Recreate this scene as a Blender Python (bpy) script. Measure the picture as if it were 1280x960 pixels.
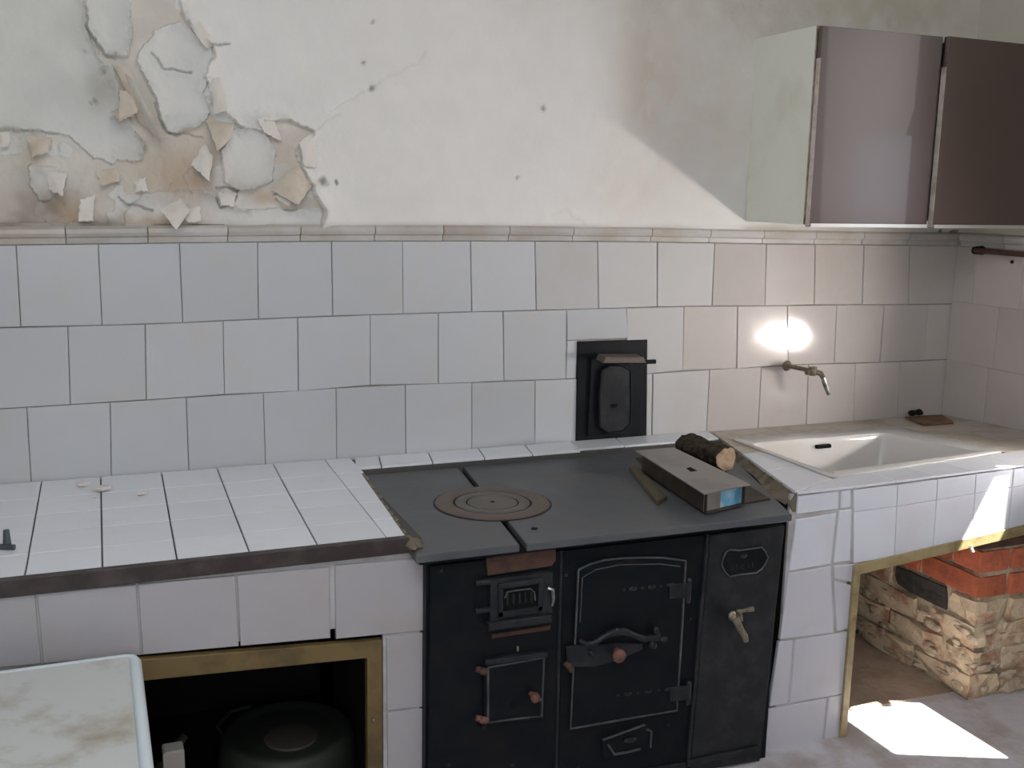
import bpy, math, random
import numpy as np
from mathutils import Vector, Matrix
random.seed(7)
RS = np.random.RandomState(7)
for o in list(bpy.data.objects): bpy.data.objects.remove(o)
scene = bpy.context.scene
C = scene.collection

# ------------------------------------------------------------------ camera
FPX = 1315.46
CP = Vector((-0.8216, -2.8627, 1.4397)); YAW, PIT, ROL = 0.3821, -0.1796, 0.0195
FW = Vector((math.sin(YAW)*math.cos(PIT), math.cos(YAW)*math.cos(PIT), math.sin(PIT)))
_r = Vector((math.cos(YAW), -math.sin(YAW), 0)); _u = _r.cross(FW)
RT = _r*math.cos(ROL) + _u*math.sin(ROL); UP = -_r*math.sin(ROL) + _u*math.cos(ROL)
cam = bpy.data.cameras.new('camera'); co = bpy.data.objects.new('camera', cam); C.objects.link(co)
cam.sensor_width = 36; cam.lens = FPX/1280*36; cam.clip_start = 0.05
co.matrix_world = Matrix(((RT.x, UP.x, -FW.x, CP.x), (RT.y, UP.y, -FW.y, CP.y), (RT.z, UP.z, -FW.z, CP.z), (0, 0, 0, 1)))
scene.camera = co

# ------------------------------------------------------------------ world, sun, lights, exposure
scene.view_settings.view_transform = 'Standard'; scene.view_settings.look = 'None'
scene.view_settings.gamma = 1; scene.view_settings.use_curve_mapping = False
scene.view_settings.exposure = 0.37
scene.cycles.use_denoising = True
scene.cycles.max_bounces = 8; scene.cycles.diffuse_bounces = 5; scene.cycles.glossy_bounces = 4
scene.cycles.sample_clamp_indirect = 6
w = bpy.data.worlds.new('sky'); scene.world = w; w.use_nodes = True
bg = w.node_tree.nodes['Background']; bg.inputs[0].default_value = (0.62, 0.78, 1.0, 1); bg.inputs[1].default_value = 0.6
SUNDIR = Vector((-0.55, 0.25, -1.0)).normalized()
sl = bpy.data.lights.new('sun', 'SUN'); sl.energy = 34; sl.angle = math.radians(0.55); sl.color = (1.0, 0.93, 0.82)
so = bpy.data.objects.new('sun', sl); C.objects.link(so); so.location = (3, -2, 4)
so.rotation_euler = SUNDIR.to_track_quat('-Z', 'Y').to_euler()
def area(name, loc, to, sx, sy, e, col):
    l = bpy.data.lights.new(name, 'AREA'); l.shape = 'RECTANGLE'; l.size = sx; l.size_y = sy; l.energy = e; l.color = col
    o = bpy.data.objects.new(name, l); C.objects.link(o); o.location = loc
    o.rotation_euler = (Vector(to)-Vector(loc)).to_track_quat('-Z', 'Y').to_euler(); return o
# daylight from the window behind the camera, then three added fill lamps
area('daylight_front_window', (-1.3, -4.1, 1.75), (0.4, 0, 1.15), 1.7, 1.0, 14, (0.88, 0.94, 1.0))
area('overhead_fill', (-0.5, -2.1, 2.55), (0.0, -0.5, 0.6), 1.5, 0.9, 19, (0.92, 0.96, 1.0))  # added overhead lamp to brighten the counter top; the ceiling has no opening
pl_ = area('low_side_fill', (1.955, -0.87, 0.86), (0.25, 0.1, 1.28), 0.24, 0.055, 3.9, (1.0, 0.93, 0.88)); pl_.data.spread = math.radians(95)  # added low lamp for the tile highlight and cabinet shadow; no pane there
sw_ = area('side_window_fill', (1.97, -1.16, 1.74), (0.9, -1.05, 1.70), 0.50, 0.80, 1.5, (1.0, 0.94, 0.95)); sw_.data.spread = math.radians(130)  # added lamp for the sheen on the cabinet door, reaching above the window

# ------------------------------------------------------------------ helpers
def at(px, py, ax, v):
    """metric position of a photographed point, given the real plane it lies on"""
    d = FW*FPX + RT*(px-640) - UP*(py-480); a = 'xyz'.index(ax)
    return CP + d*((v-CP[a])/d[a])
YF = -0.74      # front plane of the tiled counters
YS = -0.77      # front plane of the stove body
ZS = 0.675      # stove top surface

class MB:
    def __init__(s): s.v = []; s.f = []; s.m = []
    def add(s, vs, fs, mi=0):
        b = len(s.v); s.v += [Vector(p) for p in vs]; s.f += [[b+i for i in f] for f in fs]; s.m += [mi]*len(fs); return s
    def box(s, x0, x1, y0, y1, z0, z1, mi=0, bev=0.0):
        poly = [(x0, y0, z0), (x1, y0, z0), (x1, y1, z0), (x0, y1, z0)]
        return s.prism(poly, (0, 0, z1-z0), bev, mi, both=True)
    def prism(s, pts, ext, bev=0.0, mi=0, both=False):
        """polygon extruded along ext; the far end (and near end if both) chamfered by bev"""
        P = [Vector(p) for p in pts]; E = Vector(ext); n = len(P); c = sum(P, Vector())/n
        en = E.normalized()
        def ins(b):
            out = []
            for i in range(n):
                a, p, q = P[i-1], P[i], P[(i+1) % n]
                e1 = (p-a).normalized(); e2 = (q-p).normalized()
                n1 = en.cross(e1); n2 = en.cross(e2)
                if n1.dot(c-p) + n2.dot(c-p) < 0 and n == 4: n1, n2 = -n1, -n2
                m = n1+n2; L = m.length
                if L < 1e-6: out.append(p.copy()); continue
                m /= L; out.append(p + m*(b/max(0.4, m.dot(n1))))
            return out
        if bev > 0:
            # orient so that the inward normal is right
            area_n = Vector()
            for i in range(n): area_n += (P[i]-c).cross(P[(i+1) % n]-c)
            if area_n.dot(en) < 0: P.reverse()
            I = ins(bev); loops = []
            if both: loops.append(I); loops.append([p+en*bev for p in P])
            else: loops.append(P)
            loops.append([p+E-en*bev for p in P]); loops.append([p+E for p in I])
        else:
            area_n = Vector()
            for i in range(n): area_n += (P[i]-c).cross(P[(i+1) % n]-c)
            if area_n.dot(en) < 0: P.reverse()
            loops = [P, [p+E for p in P]]
        vs = [p for L in loops for p in L]; fs = []
        for k in range(len(loops)-1):
            for i in range(n):
                j = (i+1) % n; fs.append([k*n+i, k*n+j, (k+1)*n+j, (k+1)*n+i])
        fs.append(list(range(n))[::-1]); fs.append([(len(loops)-1)*n+i for i in range(n)])
        return s.add(vs, fs, mi)
    def tube(s, path, r, seg=12, mi=0, cap=True):
        P = [Vector(p) for p in path]; n = len(P)
        R = r if isinstance(r, (list, tuple)) else [r]*n
        up = None; vs = []
        for i in range(n):
            t = (P[min(i+1, n-1)]-P[max(i-1, 0)]).normalized()
            if up is None: up = Vector((0, 0, 1)) if abs(t.z) < 0.9 else Vector((1, 0, 0))
            a = t.cross(up).normalized(); b = a.cross(t).normalized(); up = b
            for k in range(seg):
                th = 2*math.pi*k/seg; vs.append(P[i] + (a*math.cos(th)+b*math.sin(th))*R[i])
        fs = [[i*seg+k, i*seg+(k+1) % seg, (i+1)*seg+(k+1) % seg, (i+1)*seg+k] for i in range(n-1) for k in range(seg)]
        if cap: fs.append(list(range(seg))[::-1]); fs.append([(n-1)*seg+k for k in range(seg)])
        return s.add(vs, fs, mi)
    def lathe(s, c, prof, seg=32, axis='z', mi=0, tilt=None):
        """prof: list of (radius, height) ; closed at ends where radius is 0"""
        c = Vector(c); vs = []; n = len(prof)
        for r, h in prof:
            for k in range(seg):
                th = 2*math.pi*k/seg; x, y = r*math.cos(th), r*math.sin(th)
                p = Vector((x, y, h)) if axis == 'z' else (Vector((x, -h, y)) if axis == 'y' else Vector((h, x, y)))
                if tilt: p = tilt @ p
                vs.append(c+p)
        fs = [[i*seg+k, i*seg+(k+1) % seg, (i+1)*seg+(k+1) % seg, (i+1)*seg+k] for i in range(n-1) for k in range(seg)]
        fs.append(list(range(seg))[::-1]); fs.append([(n-1)*seg+k for k in range(seg)])
        return s.add(vs, fs, mi)
    def ball(s, c, r, sc=(1, 1, 1), seg=12, mi=0):
        c = Vector(c); rings = seg//2; vs = []; fs = []
        for i in range(rings+1):
            ph = math.pi*i/rings
            for k in range(seg):
                th = 2*math.pi*k/seg
                vs.append(c+Vector((r*sc[0]*math.sin(ph)*math.cos(th), r*sc[1]*math.sin(ph)*math.sin(th), r*sc[2]*math.cos(ph))))
        fs = [[i*seg+k, i*seg+(k+1) % seg, (i+1)*seg+(k+1) % seg, (i+1)*seg+k] for i in range(rings) for k in range(seg)]
        return s.add(vs, fs, mi)
    def build(s, name, mat, parent=None, smooth=False, base=None, mats=None):
        me = bpy.data.meshes.new(name)
        if parent is not None: o0 = wloc(parent)
        elif base is not None: o0 = Vector(base)
        else:
            xs = [p.x for p in s.v]; ys = [p.y for p in s.v]; zs = [p.z for p in s.v]
            o0 = Vector(((min(xs)+max(xs))/2, (min(ys)+max(ys))/2, min(zs)))
        me.from_pydata([tuple(p-o0) for p in s.v], [], s.f)
        for mm in (mats or [mat]): me.materials.append(mm)
        if mats: me.polygons.foreach_set('material_index', s.m)
        import bmesh
        bm = bmesh.new(); bm.from_mesh(me); bmesh.ops.remove_doubles(bm, verts=bm.verts, dist=1e-6)
        bmesh.ops.recalc_face_normals(bm, faces=bm.faces); bm.to_mesh(me); bm.free()
        if smooth:
            me.polygons.foreach_set('use_smooth', [True]*len(me.polygons))
            try: me.set_sharp_from_angle(angle=math.radians(38))
            except Exception: pass
        me.update()
        o = bpy.data.objects.new(name, me); C.objects.link(o)
        if parent is not None: o.parent = parent
        else: o.location = o0
        return o
def wloc(o):
    p = Vector()
    while o is not None: p += o.location; o = o.parent
    return p
def tag(o, label=None, cat=None, group=None, kind=None):
    if label: o['label'] = label
    if cat: o['category'] = cat
    if group: o['group'] = group
    if kind: o['kind'] = kind
    return o
def thing(name, loc, label, cat, group=None):
    o = bpy.data.objects.new(name, None); C.objects.link(o); o.location = loc; o.empty_display_size = 0.05
    return tag(o, label, cat, group)

# value noise (numpy)
def vnoise(x, y, seed=0):
    xi = np.floor(x).astype(np.int64); yi = np.floor(y).astype(np.int64); fx = x-xi; fy = y-yi
    fx = fx*fx*(3-2*fx); fy = fy*fy*(3-2*fy)
    def h(a, b):
        n = (a*374761393 + b*668265263 + seed*1442695041) & 0x7fffffff
        n = ((n ^ (n >> 13))*1274126177) & 0x7fffffff
        return ((n ^ (n >> 16)) & 0xffff)/65535.0
    return (h(xi, yi)*(1-fx)+h(xi+1, yi)*fx)*(1-fy) + (h(xi, yi+1)*(1-fx)+h(xi+1, yi+1)*fx)*fy
def fbm(x, y, f, oct=4, seed=0):
    s = 0; a = 0.5
    for i in range(oct): s = s + a*(vnoise(x*f, y*f, seed+i)-0.5); f *= 2.03; a *= 0.55
    return s

# ------------------------------------------------------------------ materials
def mat(name, col, rough=0.6, metal=0.0, var=0.0, tint2=None, scale=8.0, mixlo=0.45, mixhi=0.65, bump=0.0, bscale=60, rnd=0.0, spec=0.5, coat=0.0, attr=None, rough2=None, detail=6, tilt=0.0):
    m = bpy.data.materials.new(name); m.use_nodes = True; nt = m.node_tree; N = nt.nodes; L = nt.links
    b = N['Principled BSDF']; b.inputs['Roughness'].default_value = rough; b.inputs['Metallic'].default_value = metal
    b.inputs['Specular IOR Level'].default_value = spec; b.inputs['Coat Weight'].default_value = coat
    tc = N.new('ShaderNodeTexCoord'); oi = N.new('ShaderNodeObjectInfo')
    add = N.new('ShaderNodeVectorMath'); add.operation = 'ADD'
    sc = N.new('ShaderNodeVectorMath'); sc.operation = 'SCALE'; sc.inputs[0].default_value = (13.1, 7.7, 9.3)
    L.new(oi.outputs['Random'], sc.inputs['Scale']); L.new(tc.outputs['Object'], add.inputs[0]); L.new(sc.outputs[0], add.inputs[1])
    if attr:
        an = N.new('ShaderNodeAttribute'); an.attribute_name = attr; cur = an.outputs['Color']
    else:
        rgb = N.new('ShaderNodeRGB'); rgb.outputs[0].default_value = (*col, 1); cur = rgb.outputs[0]
    fac = None
    if tint2 is not None:
        nz = N.new('ShaderNodeTexNoise'); nz.inputs['Scale'].default_value = scale; nz.inputs['Detail'].default_value = detail; nz.inputs['Roughness'].default_value = 0.62
        L.new(add.outputs[0], nz.inputs['Vector'])
        mr = N.new('ShaderNodeMapRange'); mr.inputs['From Min'].default_value = mixlo; mr.inputs['From Max'].default_value = mixhi
        L.new(nz.outputs['Fac'], mr.inputs['Value']); fac = mr.outputs[0]
        mx = N.new('ShaderNodeMix'); mx.data_type = 'RGBA'; L.new(fac, mx.inputs[0]); L.new(cur, mx.inputs[6]); mx.inputs[7].default_value = (*tint2, 1); cur = mx.outputs[2]
    if rnd > 0 or var > 0:
        hs = N.new('ShaderNodeHueSaturation'); L.new(cur, hs.inputs['Color'])
        val = N.new('ShaderNodeMapRange'); val.inputs['To Min'].default_value = 1-rnd; val.inputs['To Max'].default_value = 1+rnd*0.6
        L.new(oi.outputs['Random'], val.inputs['Value'])
        if var > 0:
            nz2 = N.new('ShaderNodeTexNoise'); nz2.inputs['Scale'].default_value = scale*3.1; nz2.inputs['Detail'].default_value = 5; L.new(add.outputs[0], nz2.inputs['Vector'])
            mr2 = N.new('ShaderNodeMapRange'); mr2.inputs['To Min'].default_value = 1-var; mr2.inputs['To Max'].default_value = 1+var; L.new(nz2.outputs['Fac'], mr2.inputs['Value'])
            mu = N.new('ShaderNodeMath'); mu.operation = 'MULTIPLY'; L.new(val.outputs[0], mu.inputs[0]); L.new(mr2.outputs[0], mu.inputs[1]); L.new(mu.outputs[0], hs.inputs['Value'])
        else: L.new(val.outputs[0], hs.inputs['Value'])
        cur = hs.outputs[0]
    L.new(cur, b.inputs['Base Color'])
    if rough2 is not None and fac is not None:
        rr = N.new('ShaderNodeMapRange'); rr.inputs['To Min'].default_value = rough; rr.inputs['To Max'].default_value = rough2; L.new(fac, rr.inputs['Value']); L.new(rr.outputs[0], b.inputs['Roughness'])
    if bump > 0:
        nb = N.new('ShaderNodeTexNoise'); nb.inputs['Scale'].default_value = bscale; nb.inputs['Detail'].default_value = 4; L.new(add.outputs[0], nb.inputs['Vector'])
        bp = N.new('ShaderNodeBump'); bp.inputs['Strength'].default_value = 1.0; bp.inputs['Distance'].default_value = bump; L.new(nb.outputs['Fac'], bp.inputs['Height']); L.new(bp.outputs[0], b.inputs['Normal'])
    return m
M_plaster = mat('old_plaster', (0.7, 0.69, 0.66), 0.85, attr='Col', tint2=None, bump=0.0012, bscale=90, var=0.05, scale=5, spec=0.25)
M_plain = mat('room_plaster', (0.62, 0.60, 0.56), 0.9, bump=0.002, bscale=30, spec=0.2)
M_tile = mat('glazed_wall_tile', (0.535, 0.545, 0.570), 0.2, tint2=(0.54, 0.52, 0.48), scale=5, mixlo=0.5, mixhi=0.85, rnd=0.07, bump=0.0006, bscale=14, var=0.02)
M_tilemid = mat('off_white_wall_tile', (0.54, 0.53, 0.53), 0.16, tint2=(0.50, 0.47, 0.44), scale=5, mixlo=0.5, mixhi=0.85, rnd=0.06, bump=0.0006, bscale=14)
M_tilewarm = mat('creamy_wall_tile', (0.53, 0.487, 0.468), 0.12, tint2=(0.48, 0.43, 0.40), scale=5, mixlo=0.45, mixhi=0.85, rnd=0.07, bump=0.0010, bscale=12)
M_ctile = mat('counter_tile_glaze', (0.80, 0.82, 0.87), 0.22, tint2=(0.72, 0.71, 0.69), scale=7, mixlo=0.55, mixhi=0.9, rnd=0.05, bump=0.0004, bscale=20)
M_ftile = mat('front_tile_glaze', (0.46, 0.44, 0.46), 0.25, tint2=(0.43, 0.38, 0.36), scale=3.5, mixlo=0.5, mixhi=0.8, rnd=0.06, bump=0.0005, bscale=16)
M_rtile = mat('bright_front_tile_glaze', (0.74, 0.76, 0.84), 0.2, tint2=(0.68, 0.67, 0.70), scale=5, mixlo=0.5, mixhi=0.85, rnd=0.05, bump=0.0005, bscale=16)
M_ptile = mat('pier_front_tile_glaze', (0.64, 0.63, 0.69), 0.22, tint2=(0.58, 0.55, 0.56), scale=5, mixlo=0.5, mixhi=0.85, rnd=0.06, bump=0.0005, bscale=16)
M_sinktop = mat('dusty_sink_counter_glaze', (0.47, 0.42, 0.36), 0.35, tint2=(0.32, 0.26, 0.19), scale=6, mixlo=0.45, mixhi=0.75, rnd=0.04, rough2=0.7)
M_grout = mat('grey_brown_grout', (0.42, 0.385, 0.345), 0.95, tint2=(0.24, 0.19, 0.15), scale=9, spec=0.1)
M_darkjoint = mat('dark_joint_filler', (0.10, 0.095, 0.09), 0.95, spec=0.1)
M_whitegrout = mat('light_grout', (0.56, 0.55, 0.56), 0.95, tint2=(0.42, 0.39, 0.36), scale=9, spec=0.1)
M_trim = mat('glazed_border_tile', (0.52, 0.50, 0.48), 0.3, tint2=(0.42, 0.37, 0.31), scale=4, rnd=0.08, bump=0.0006, bscale=20)
M_iron = mat('black_painted_iron', (0.0055, 0.0085, 0.011), 0.45, tint2=(0.012, 0.012, 0.014), scale=14, bump=0.0004, bscale=45, var=0.2, spec=0.16)
M_irong = mat('worn_grey_iron', (0.014, 0.016, 0.020), 0.38, tint2=(0.032, 0.032, 0.037), scale=18, bump=0.0005, bscale=60, spec=0.35)
M_edgeiron = mat('rubbed_iron_edge', (0.05, 0.055, 0.06), 0.38, tint2=(0.10, 0.10, 0.10), scale=22, spec=0.6)
M_top = mat('stove_top_iron', (0.075, 0.084, 0.094), 0.40, tint2=(0.135, 0.132, 0.135), scale=5, mixlo=0.35, mixhi=0.75, bump=0.0010, bscale=30, spec=0.5, rough2=0.7, var=0.15)
M_ring = mat('rusty_burner_iron', (0.135, 0.098, 0.078), 0.6, tint2=(0.10, 0.09, 0.085), scale=9, bump=0.0006, bscale=60, var=0.15)
M_lid = mat('grey_burner_iron', (0.135, 0.122, 0.108), 0.55, tint2=(0.10, 0.088, 0.078), scale=12, bump=0.0005, bscale=60)
M_rust = mat('rust', (0.095, 0.045, 0.03), 0.8, tint2=(0.05, 0.028, 0.02), scale=20, bump=0.001, bscale=70)
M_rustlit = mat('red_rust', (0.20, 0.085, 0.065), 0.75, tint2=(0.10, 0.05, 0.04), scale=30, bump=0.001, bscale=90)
M_brass = mat('tarnished_brass', (0.32, 0.29, 0.22), 0.42, 0.7, tint2=(0.18, 0.15, 0.10), scale=40)
M_pipe = mat('corroded_tap_metal', (0.22, 0.18, 0.13), 0.5, 0.4, tint2=(0.10, 0.08, 0.055), scale=50)
M_chrome = mat('dull_chrome', (0.40, 0.42, 0.42), 0.28, 0.9, tint2=(0.2, 0.19, 0.17), scale=60)
M_ochre = mat('ochre_painted_metal', (0.185, 0.125, 0.045), 0.5, tint2=(0.11, 0.075, 0.03), scale=12, bump=0.0006, bscale=40)
M_ochreR = mat('pale_ochre_metal', (0.36, 0.29, 0.15), 0.5, tint2=(0.20, 0.14, 0.06), scale=12, bump=0.0006, bscale=40)  # paler ochre for the frame of the right opening
M_angle = mat('brown_painted_angle_iron', (0.040, 0.028, 0.025), 0.5, tint2=(0.075, 0.058, 0.054), scale=16, bump=0.0008, bscale=50)
M_porc = mat('white_porcelain', (0.66, 0.64, 0.62), 0.12, tint2=(0.54, 0.48, 0.41), scale=3, mixlo=0.5, mixhi=0.9)
M_dark = mat('black_opening', (0.01, 0.01, 0.01), 0.9, spec=0.1)
M_nearblack = mat('dark_masonry', (0.02, 0.017, 0.015), 0.95, tint2=(0.018, 0.016, 0.015), scale=9, bump=0.004, bscale=20, spec=0.1)  # even near-black colour, mainly for the masonry of the recesses
M_enamel = mat('stained_white_enamel', (0.64, 0.66, 0.65), 0.3, tint2=(0.36, 0.31, 0.21), scale=7, mixlo=0.52, mixhi=0.74, bump=0.0004, bscale=50)
M_enrim = mat('white_enamel_rim', (0.72, 0.80, 0.86), 0.25)
M_cside = mat('pale_green_cabinet_board', (0.80, 0.81, 0.72), 0.5, tint2=(0.66, 0.64, 0.52), scale=3.5, mixlo=0.5, mixhi=0.85)
M_door = mat('brown_laminate', (0.058, 0.028, 0.023), 0.28, tint2=(0.056, 0.029, 0.025), scale=120, spec=1.0, coat=0.5, detail=2)
M_edge = mat('tan_board_edge', (0.42, 0.33, 0.25), 0.6, tint2=(0.15, 0.10, 0.07), scale=25)
M_ledge = mat('pale_door_edge', (0.62, 0.55, 0.50), 0.4, tint2=(0.4, 0.33, 0.28), scale=20)
M_alu = mat('brushed_aluminium_strip', (0.75, 0.74, 0.72), 0.3, 0.85)
M_bark = mat('dark_bark', (0.065, 0.050, 0.036), 0.95, tint2=(0.022, 0.017, 0.012), scale=45, bump=0.006, bscale=55, spec=0.1)
M_endg = mat('sawn_log_end', (0.46, 0.33, 0.22), 0.85, tint2=(0.30, 0.19, 0.12), scale=45, bump=0.001, bscale=90)
M_boxtop = mat('grey_tin_lid', (0.24, 0.225, 0.21), 0.42, 0.2, tint2=(0.18, 0.165, 0.155), scale=10)
M_boxside = mat('brown_tin_side', (0.036, 0.022, 0.016), 0.6, tint2=(0.065, 0.05, 0.034), scale=14)
M_blue = mat('blue_printed_label', (0.12, 0.36, 0.55), 0.5, tint2=(0.35, 0.5, 0.6), scale=45)
M_wood = mat('weathered_olive_wood', (0.11, 0.09, 0.05), 0.8, tint2=(0.08, 0.06, 0.035), scale=25, bump=0.001, bscale=60)
M_mortar = mat('grey_brown_mortar', (0.22, 0.185, 0.14), 0.95, tint2=(0.13, 0.105, 0.08), scale=20, bump=0.004, bscale=70, spec=0.1)
M_brick = mat('red_brick', (0.50, 0.145, 0.075), 0.85, tint2=(0.38, 0.11, 0.065), scale=25, bump=0.0025, bscale=70, rnd=0.18, spec=0.2)
M_brickp = mat('mortar_smeared_brick', (0.62, 0.50, 0.35), 0.92, tint2=(0.40, 0.21, 0.14), scale=16, mixlo=0.48, mixhi=0.66, bump=0.005, bscale=45, rnd=0.15, spec=0.1)
M_brickd = mat('charred_brick', (0.035, 0.033, 0.032), 0.9, tint2=(0.08, 0.065, 0.05), scale=30, bump=0.003, bscale=50)
M_pmortar = mat('pale_lime_mortar', (0.56, 0.47, 0.35), 0.95, tint2=(0.28, 0.20, 0.14), scale=24, bump=0.006, bscale=55, spec=0.1)
M_terra = mat('terracotta_piece', (0.20, 0.105, 0.055), 0.8, tint2=(0.12, 0.07, 0.04), scale=25)
M_pot = mat('greenish_grey_metal', (0.04, 0.045, 0.034), 0.55, 0.2, tint2=(0.04, 0.045, 0.038), scale=12)
M_potc = mat('dull_brown_centre', (0.07, 0.06, 0.05), 0.7, tint2=(0.08, 0.07, 0.06), scale=12)
M_postw = mat('dirty_white_paint', (0.45, 0.42, 0.38), 0.6)
M_steel = mat('dark_grey_steel', (0.10, 0.12, 0.13), 0.45, 0.6)
M_floor = mat('dusty_concrete_floor', (0.68, 0.65, 0.69), 0.85, tint2=(0.50, 0.44, 0.42), scale=7, bump=0.002, bscale=45, spec=0.2, var=0.1)
M_floorin = mat('brown_earth_floor', (0.48, 0.37, 0.29), 0.9, tint2=(0.36, 0.27, 0.20), scale=9, bump=0.003, bscale=40, spec=0.1)
M_frost = mat('painted_window_wood', (0.5, 0.5, 0.48), 0.5)

# ------------------------------------------------------------------ room shell
def struct(o): o['kind'] = 'structure'; return o
WB = struct(MB().box(-2.4, 2.06, 0, 0.25, -0.05, 2.6).build('wall_back', M_grout, base=(0, 0, 0)))
struct(MB().box(-2.4, 2.06, -4.3, 0.1, -0.12, 0.0).build('floor', M_floor))
struct(MB().box(-2.4, 2.06, -4.3, 0.1, 2.6, 2.7).build('ceiling', M_plain))
struct(MB().box(-2.6, -2.4, -4.3, 0.1, -0.05, 2.6).build('wall_left', M_plain))
wf = MB()
wf.box(-2.4, 2.06, -4.5, -4.3, -0.05, 0.85); wf.box(-2.4, 2.06, -4.5, -4.3, 2.25, 2.6)
wf.box(-2.4, -1.3, -4.5, -4.3, 0.85, 2.25); wf.box(0.5, 2.06, -4.5, -4.3, 0.85, 2.25)
struct(wf.build('wall_front', M_plain))
# right wall with the window that lets the sun in
XR = 1.99
WY0, WY1, WZ0, WZ1 = -1.268, -0.95, 1.11, 1.62
wr = MB()
XW = XR+0.03
wr.box(XR, XW, -4.3, WY0-.014, -0.05, 2.6); wr.box(XR, XW, WY1, 0.02, -0.05, 2.6)
wr.box(XR, XW, WY0-.014, WY1, -0.05, WZ0-0.0); wr.box(XR, XW, WY0-.014, WY1, WZ1+0.055, 2.6)
WRt = struct(wr.build('wall_right', M_plain, base=(XR, 0, 0)))
wn = bpy.data.objects.new('window_1', None); C.objects.link(wn); wn.location = (XR+0.04, -1.1, WZ0); wn['kind'] = 'structure'
fr = MB(); fr.box(XW, XW+0.01, WY0-0.05, WY0-0.03, WZ0, WZ1+.12); fr.box(XW, XW+0.01, WY1+.012, WY1+.03, WZ0, WZ1+.12)
fr.build('window_frame', M_frost, wn)
MB().box(XR-0.02, XR+0.03, WY0-0.05, WY1+0.03, WZ0-0.03, WZ0-0.004).build('window_sill', M_frost, wn)

# ------------------------------------------------------------------ upper plaster, peeling
def pinpoly(X, Z, poly):
    inside = np.zeros(X.shape, bool); n = len(poly)
    for i in range(n):
        x1, z1 = poly[i]; x2, z2 = poly[(i+1) % n]
        if z1 == z2: continue
        c = ((z1 > Z) != (z2 > Z)) & (X < (x2-x1)*(Z-z1)/(z2-z1)+x1); inside ^= c
    return inside
def pdist(X, Z, line, closed=True):
    d = np.full(X.shape, 9.0); n = len(line)
    for i in range(n if closed else n-1):
        x1, z1 = line[i]; x2, z2 = line[(i+1) % n]; L = (x2-x1)**2+(z2-z1)**2+1e-12
        t = np.clip(((X-x1)*(x2-x1)+(Z-z1)*(z2-z1))/L, 0, 1)
        d = np.minimum(d, np.hypot(X-x1-t*(x2-x1), Z-z1-t*(z2-z1)))
    return d
def wp(pts):
    out = []
    for a, b in pts:
        p = at(a, b, 'y', -0.006); out.append((p.x, p.z))
    return out
# area where the newest coat has come off (left of the ragged edge)
PEEL = wp([(-260, -120), (-260, 300), (398, 300), (404, 262), (392, 240), (376, 205), (371, 186), (392, 165), (362, 150), (330, 152), (327, 163), (297, 157), (292, 150),
           (270, 142), (262, 118), (257, 98), (266, 68), (262, 58), (246, 42), (236, 30), (225, 18), (228, -40), (240, -120)])
# second coat, still holding inside the peeled area
OLD = [wp([(-260, -120), (-260, 160), (0, 162), (34, 165), (66, 166), (92, 172), (120, 200), (141, 203), (150, 197), (176, 202), (182, 178), (168, 165), (160, 148), (148, 110), (140, 84), (128, 78), (110, 45), (104, 10), (106, -120)]),
       wp([(112, -120), (108, 8), (112, 40), (132, 68), (160, 74), (163, 40), (161, 0), (168, -120)]),
       wp([(175, 62), (196, 40), (214, 28), (226, 28), (246, 44), (262, 60), (262, 92), (252, 112), (262, 140), (252, 156), (226, 166), (206, 164), (196, 128), (180, 96), (172, 76)]),
       wp([(288, 160), (330, 160), (345, 190), (340, 225), (300, 240), (278, 225), (276, 190)]),
       wp([(180, 240), (260, 238), (300, 262), (400, 262), (400, 300), (150, 300), (160, 262)]),
       wp([(38, 205), (72, 210), (80, 235), (55, 255), (36, 235)])]
CRK = [wp([(108, 10), (112, 40), (132, 68), (146, 76)]), wp([(192, 66), (200, 84), (222, 88), (240, 92)]), wp([(262, 58), (286, 58)]), wp([(150, 248), (160, 258), (190, 262)]), wp([(0, 162), (34, 163), (70, 166)]),
       wp([(270, 233), (282, 233), (298, 240), (290, 256), (273, 258), (270, 245)]), wp([(192, 128), (206, 164), (252, 172)])]
FINE = [wp([(408, 140), (440, 122), (462, 110), (495, 92), (520, 82), (532, 66)]), wp([(828, 0), (810, 25), (806, 55), (812, 90), (802, 120), (806, 148), (812, 155)]),
        wp([(1108, 34), (1112, 20), (1128, 2)]), wp([(1030, 8), (1060, 0), (1080, 5)]), wp([(392, 165), (410, 150), (424, 142)]), wp([(690, 270), (705, 262), (722, 275), (728, 280)])]
SPOT = [(462, 110, .010), (677, 136, .008), (645, 222, .006), (420, 228, .006), (402, 228, .012), (118, 125, .006), (130, 92, .007), (112, 128, .004), (465, 30, .006), (455, 78, .006)]
STAIN_SHADE = [(28, 262, .075, .045, (.20, .15, .10), .9), (62, 258, .05, .04, (.26, .18, .12), .8), (34, 195, .03, .07, (.36, .27, .18), .6), (128, 112, .05, .05, (.30, .25, .18), .7), (232, 225, .10, .07, (.42, .31, .22), .75),
         (205, 205, .10, .06, (.52, .43, .33), .6), (90, 268, .03, .04, (.45, .32, .20), .7), (200, 275, .10, .02, (.40, .26, .14), .8), (120, 283, .05, .02, (.12, .11, .09), .8), (330, 245, .05, .03, (.5, .38, .25), .6),
         (355, 200, .05, .05, (.55, .46, .36), .5), (20, 120, .25, .2, (.62, .63, .59), .5), (60, 30, .2, .15, (.63, .63, .58), .5), (815, 110, .13, .17, (.62, .51, .40), .55), (900, 150, .22, .2, (.66, .59, .52), .5), (800, 40, .1, .1, (.62, .56, .47), .4),  # warm patches left of the cabinet put its shadow tone into the plaster
         (780, 240, .12, .09, (.66, .58, .50), .4), (1050, 0, .9, .14, (.55, .49, .39), .7), (285, 120, .02, .12, (.45, .40, .34), .0)]
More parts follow.
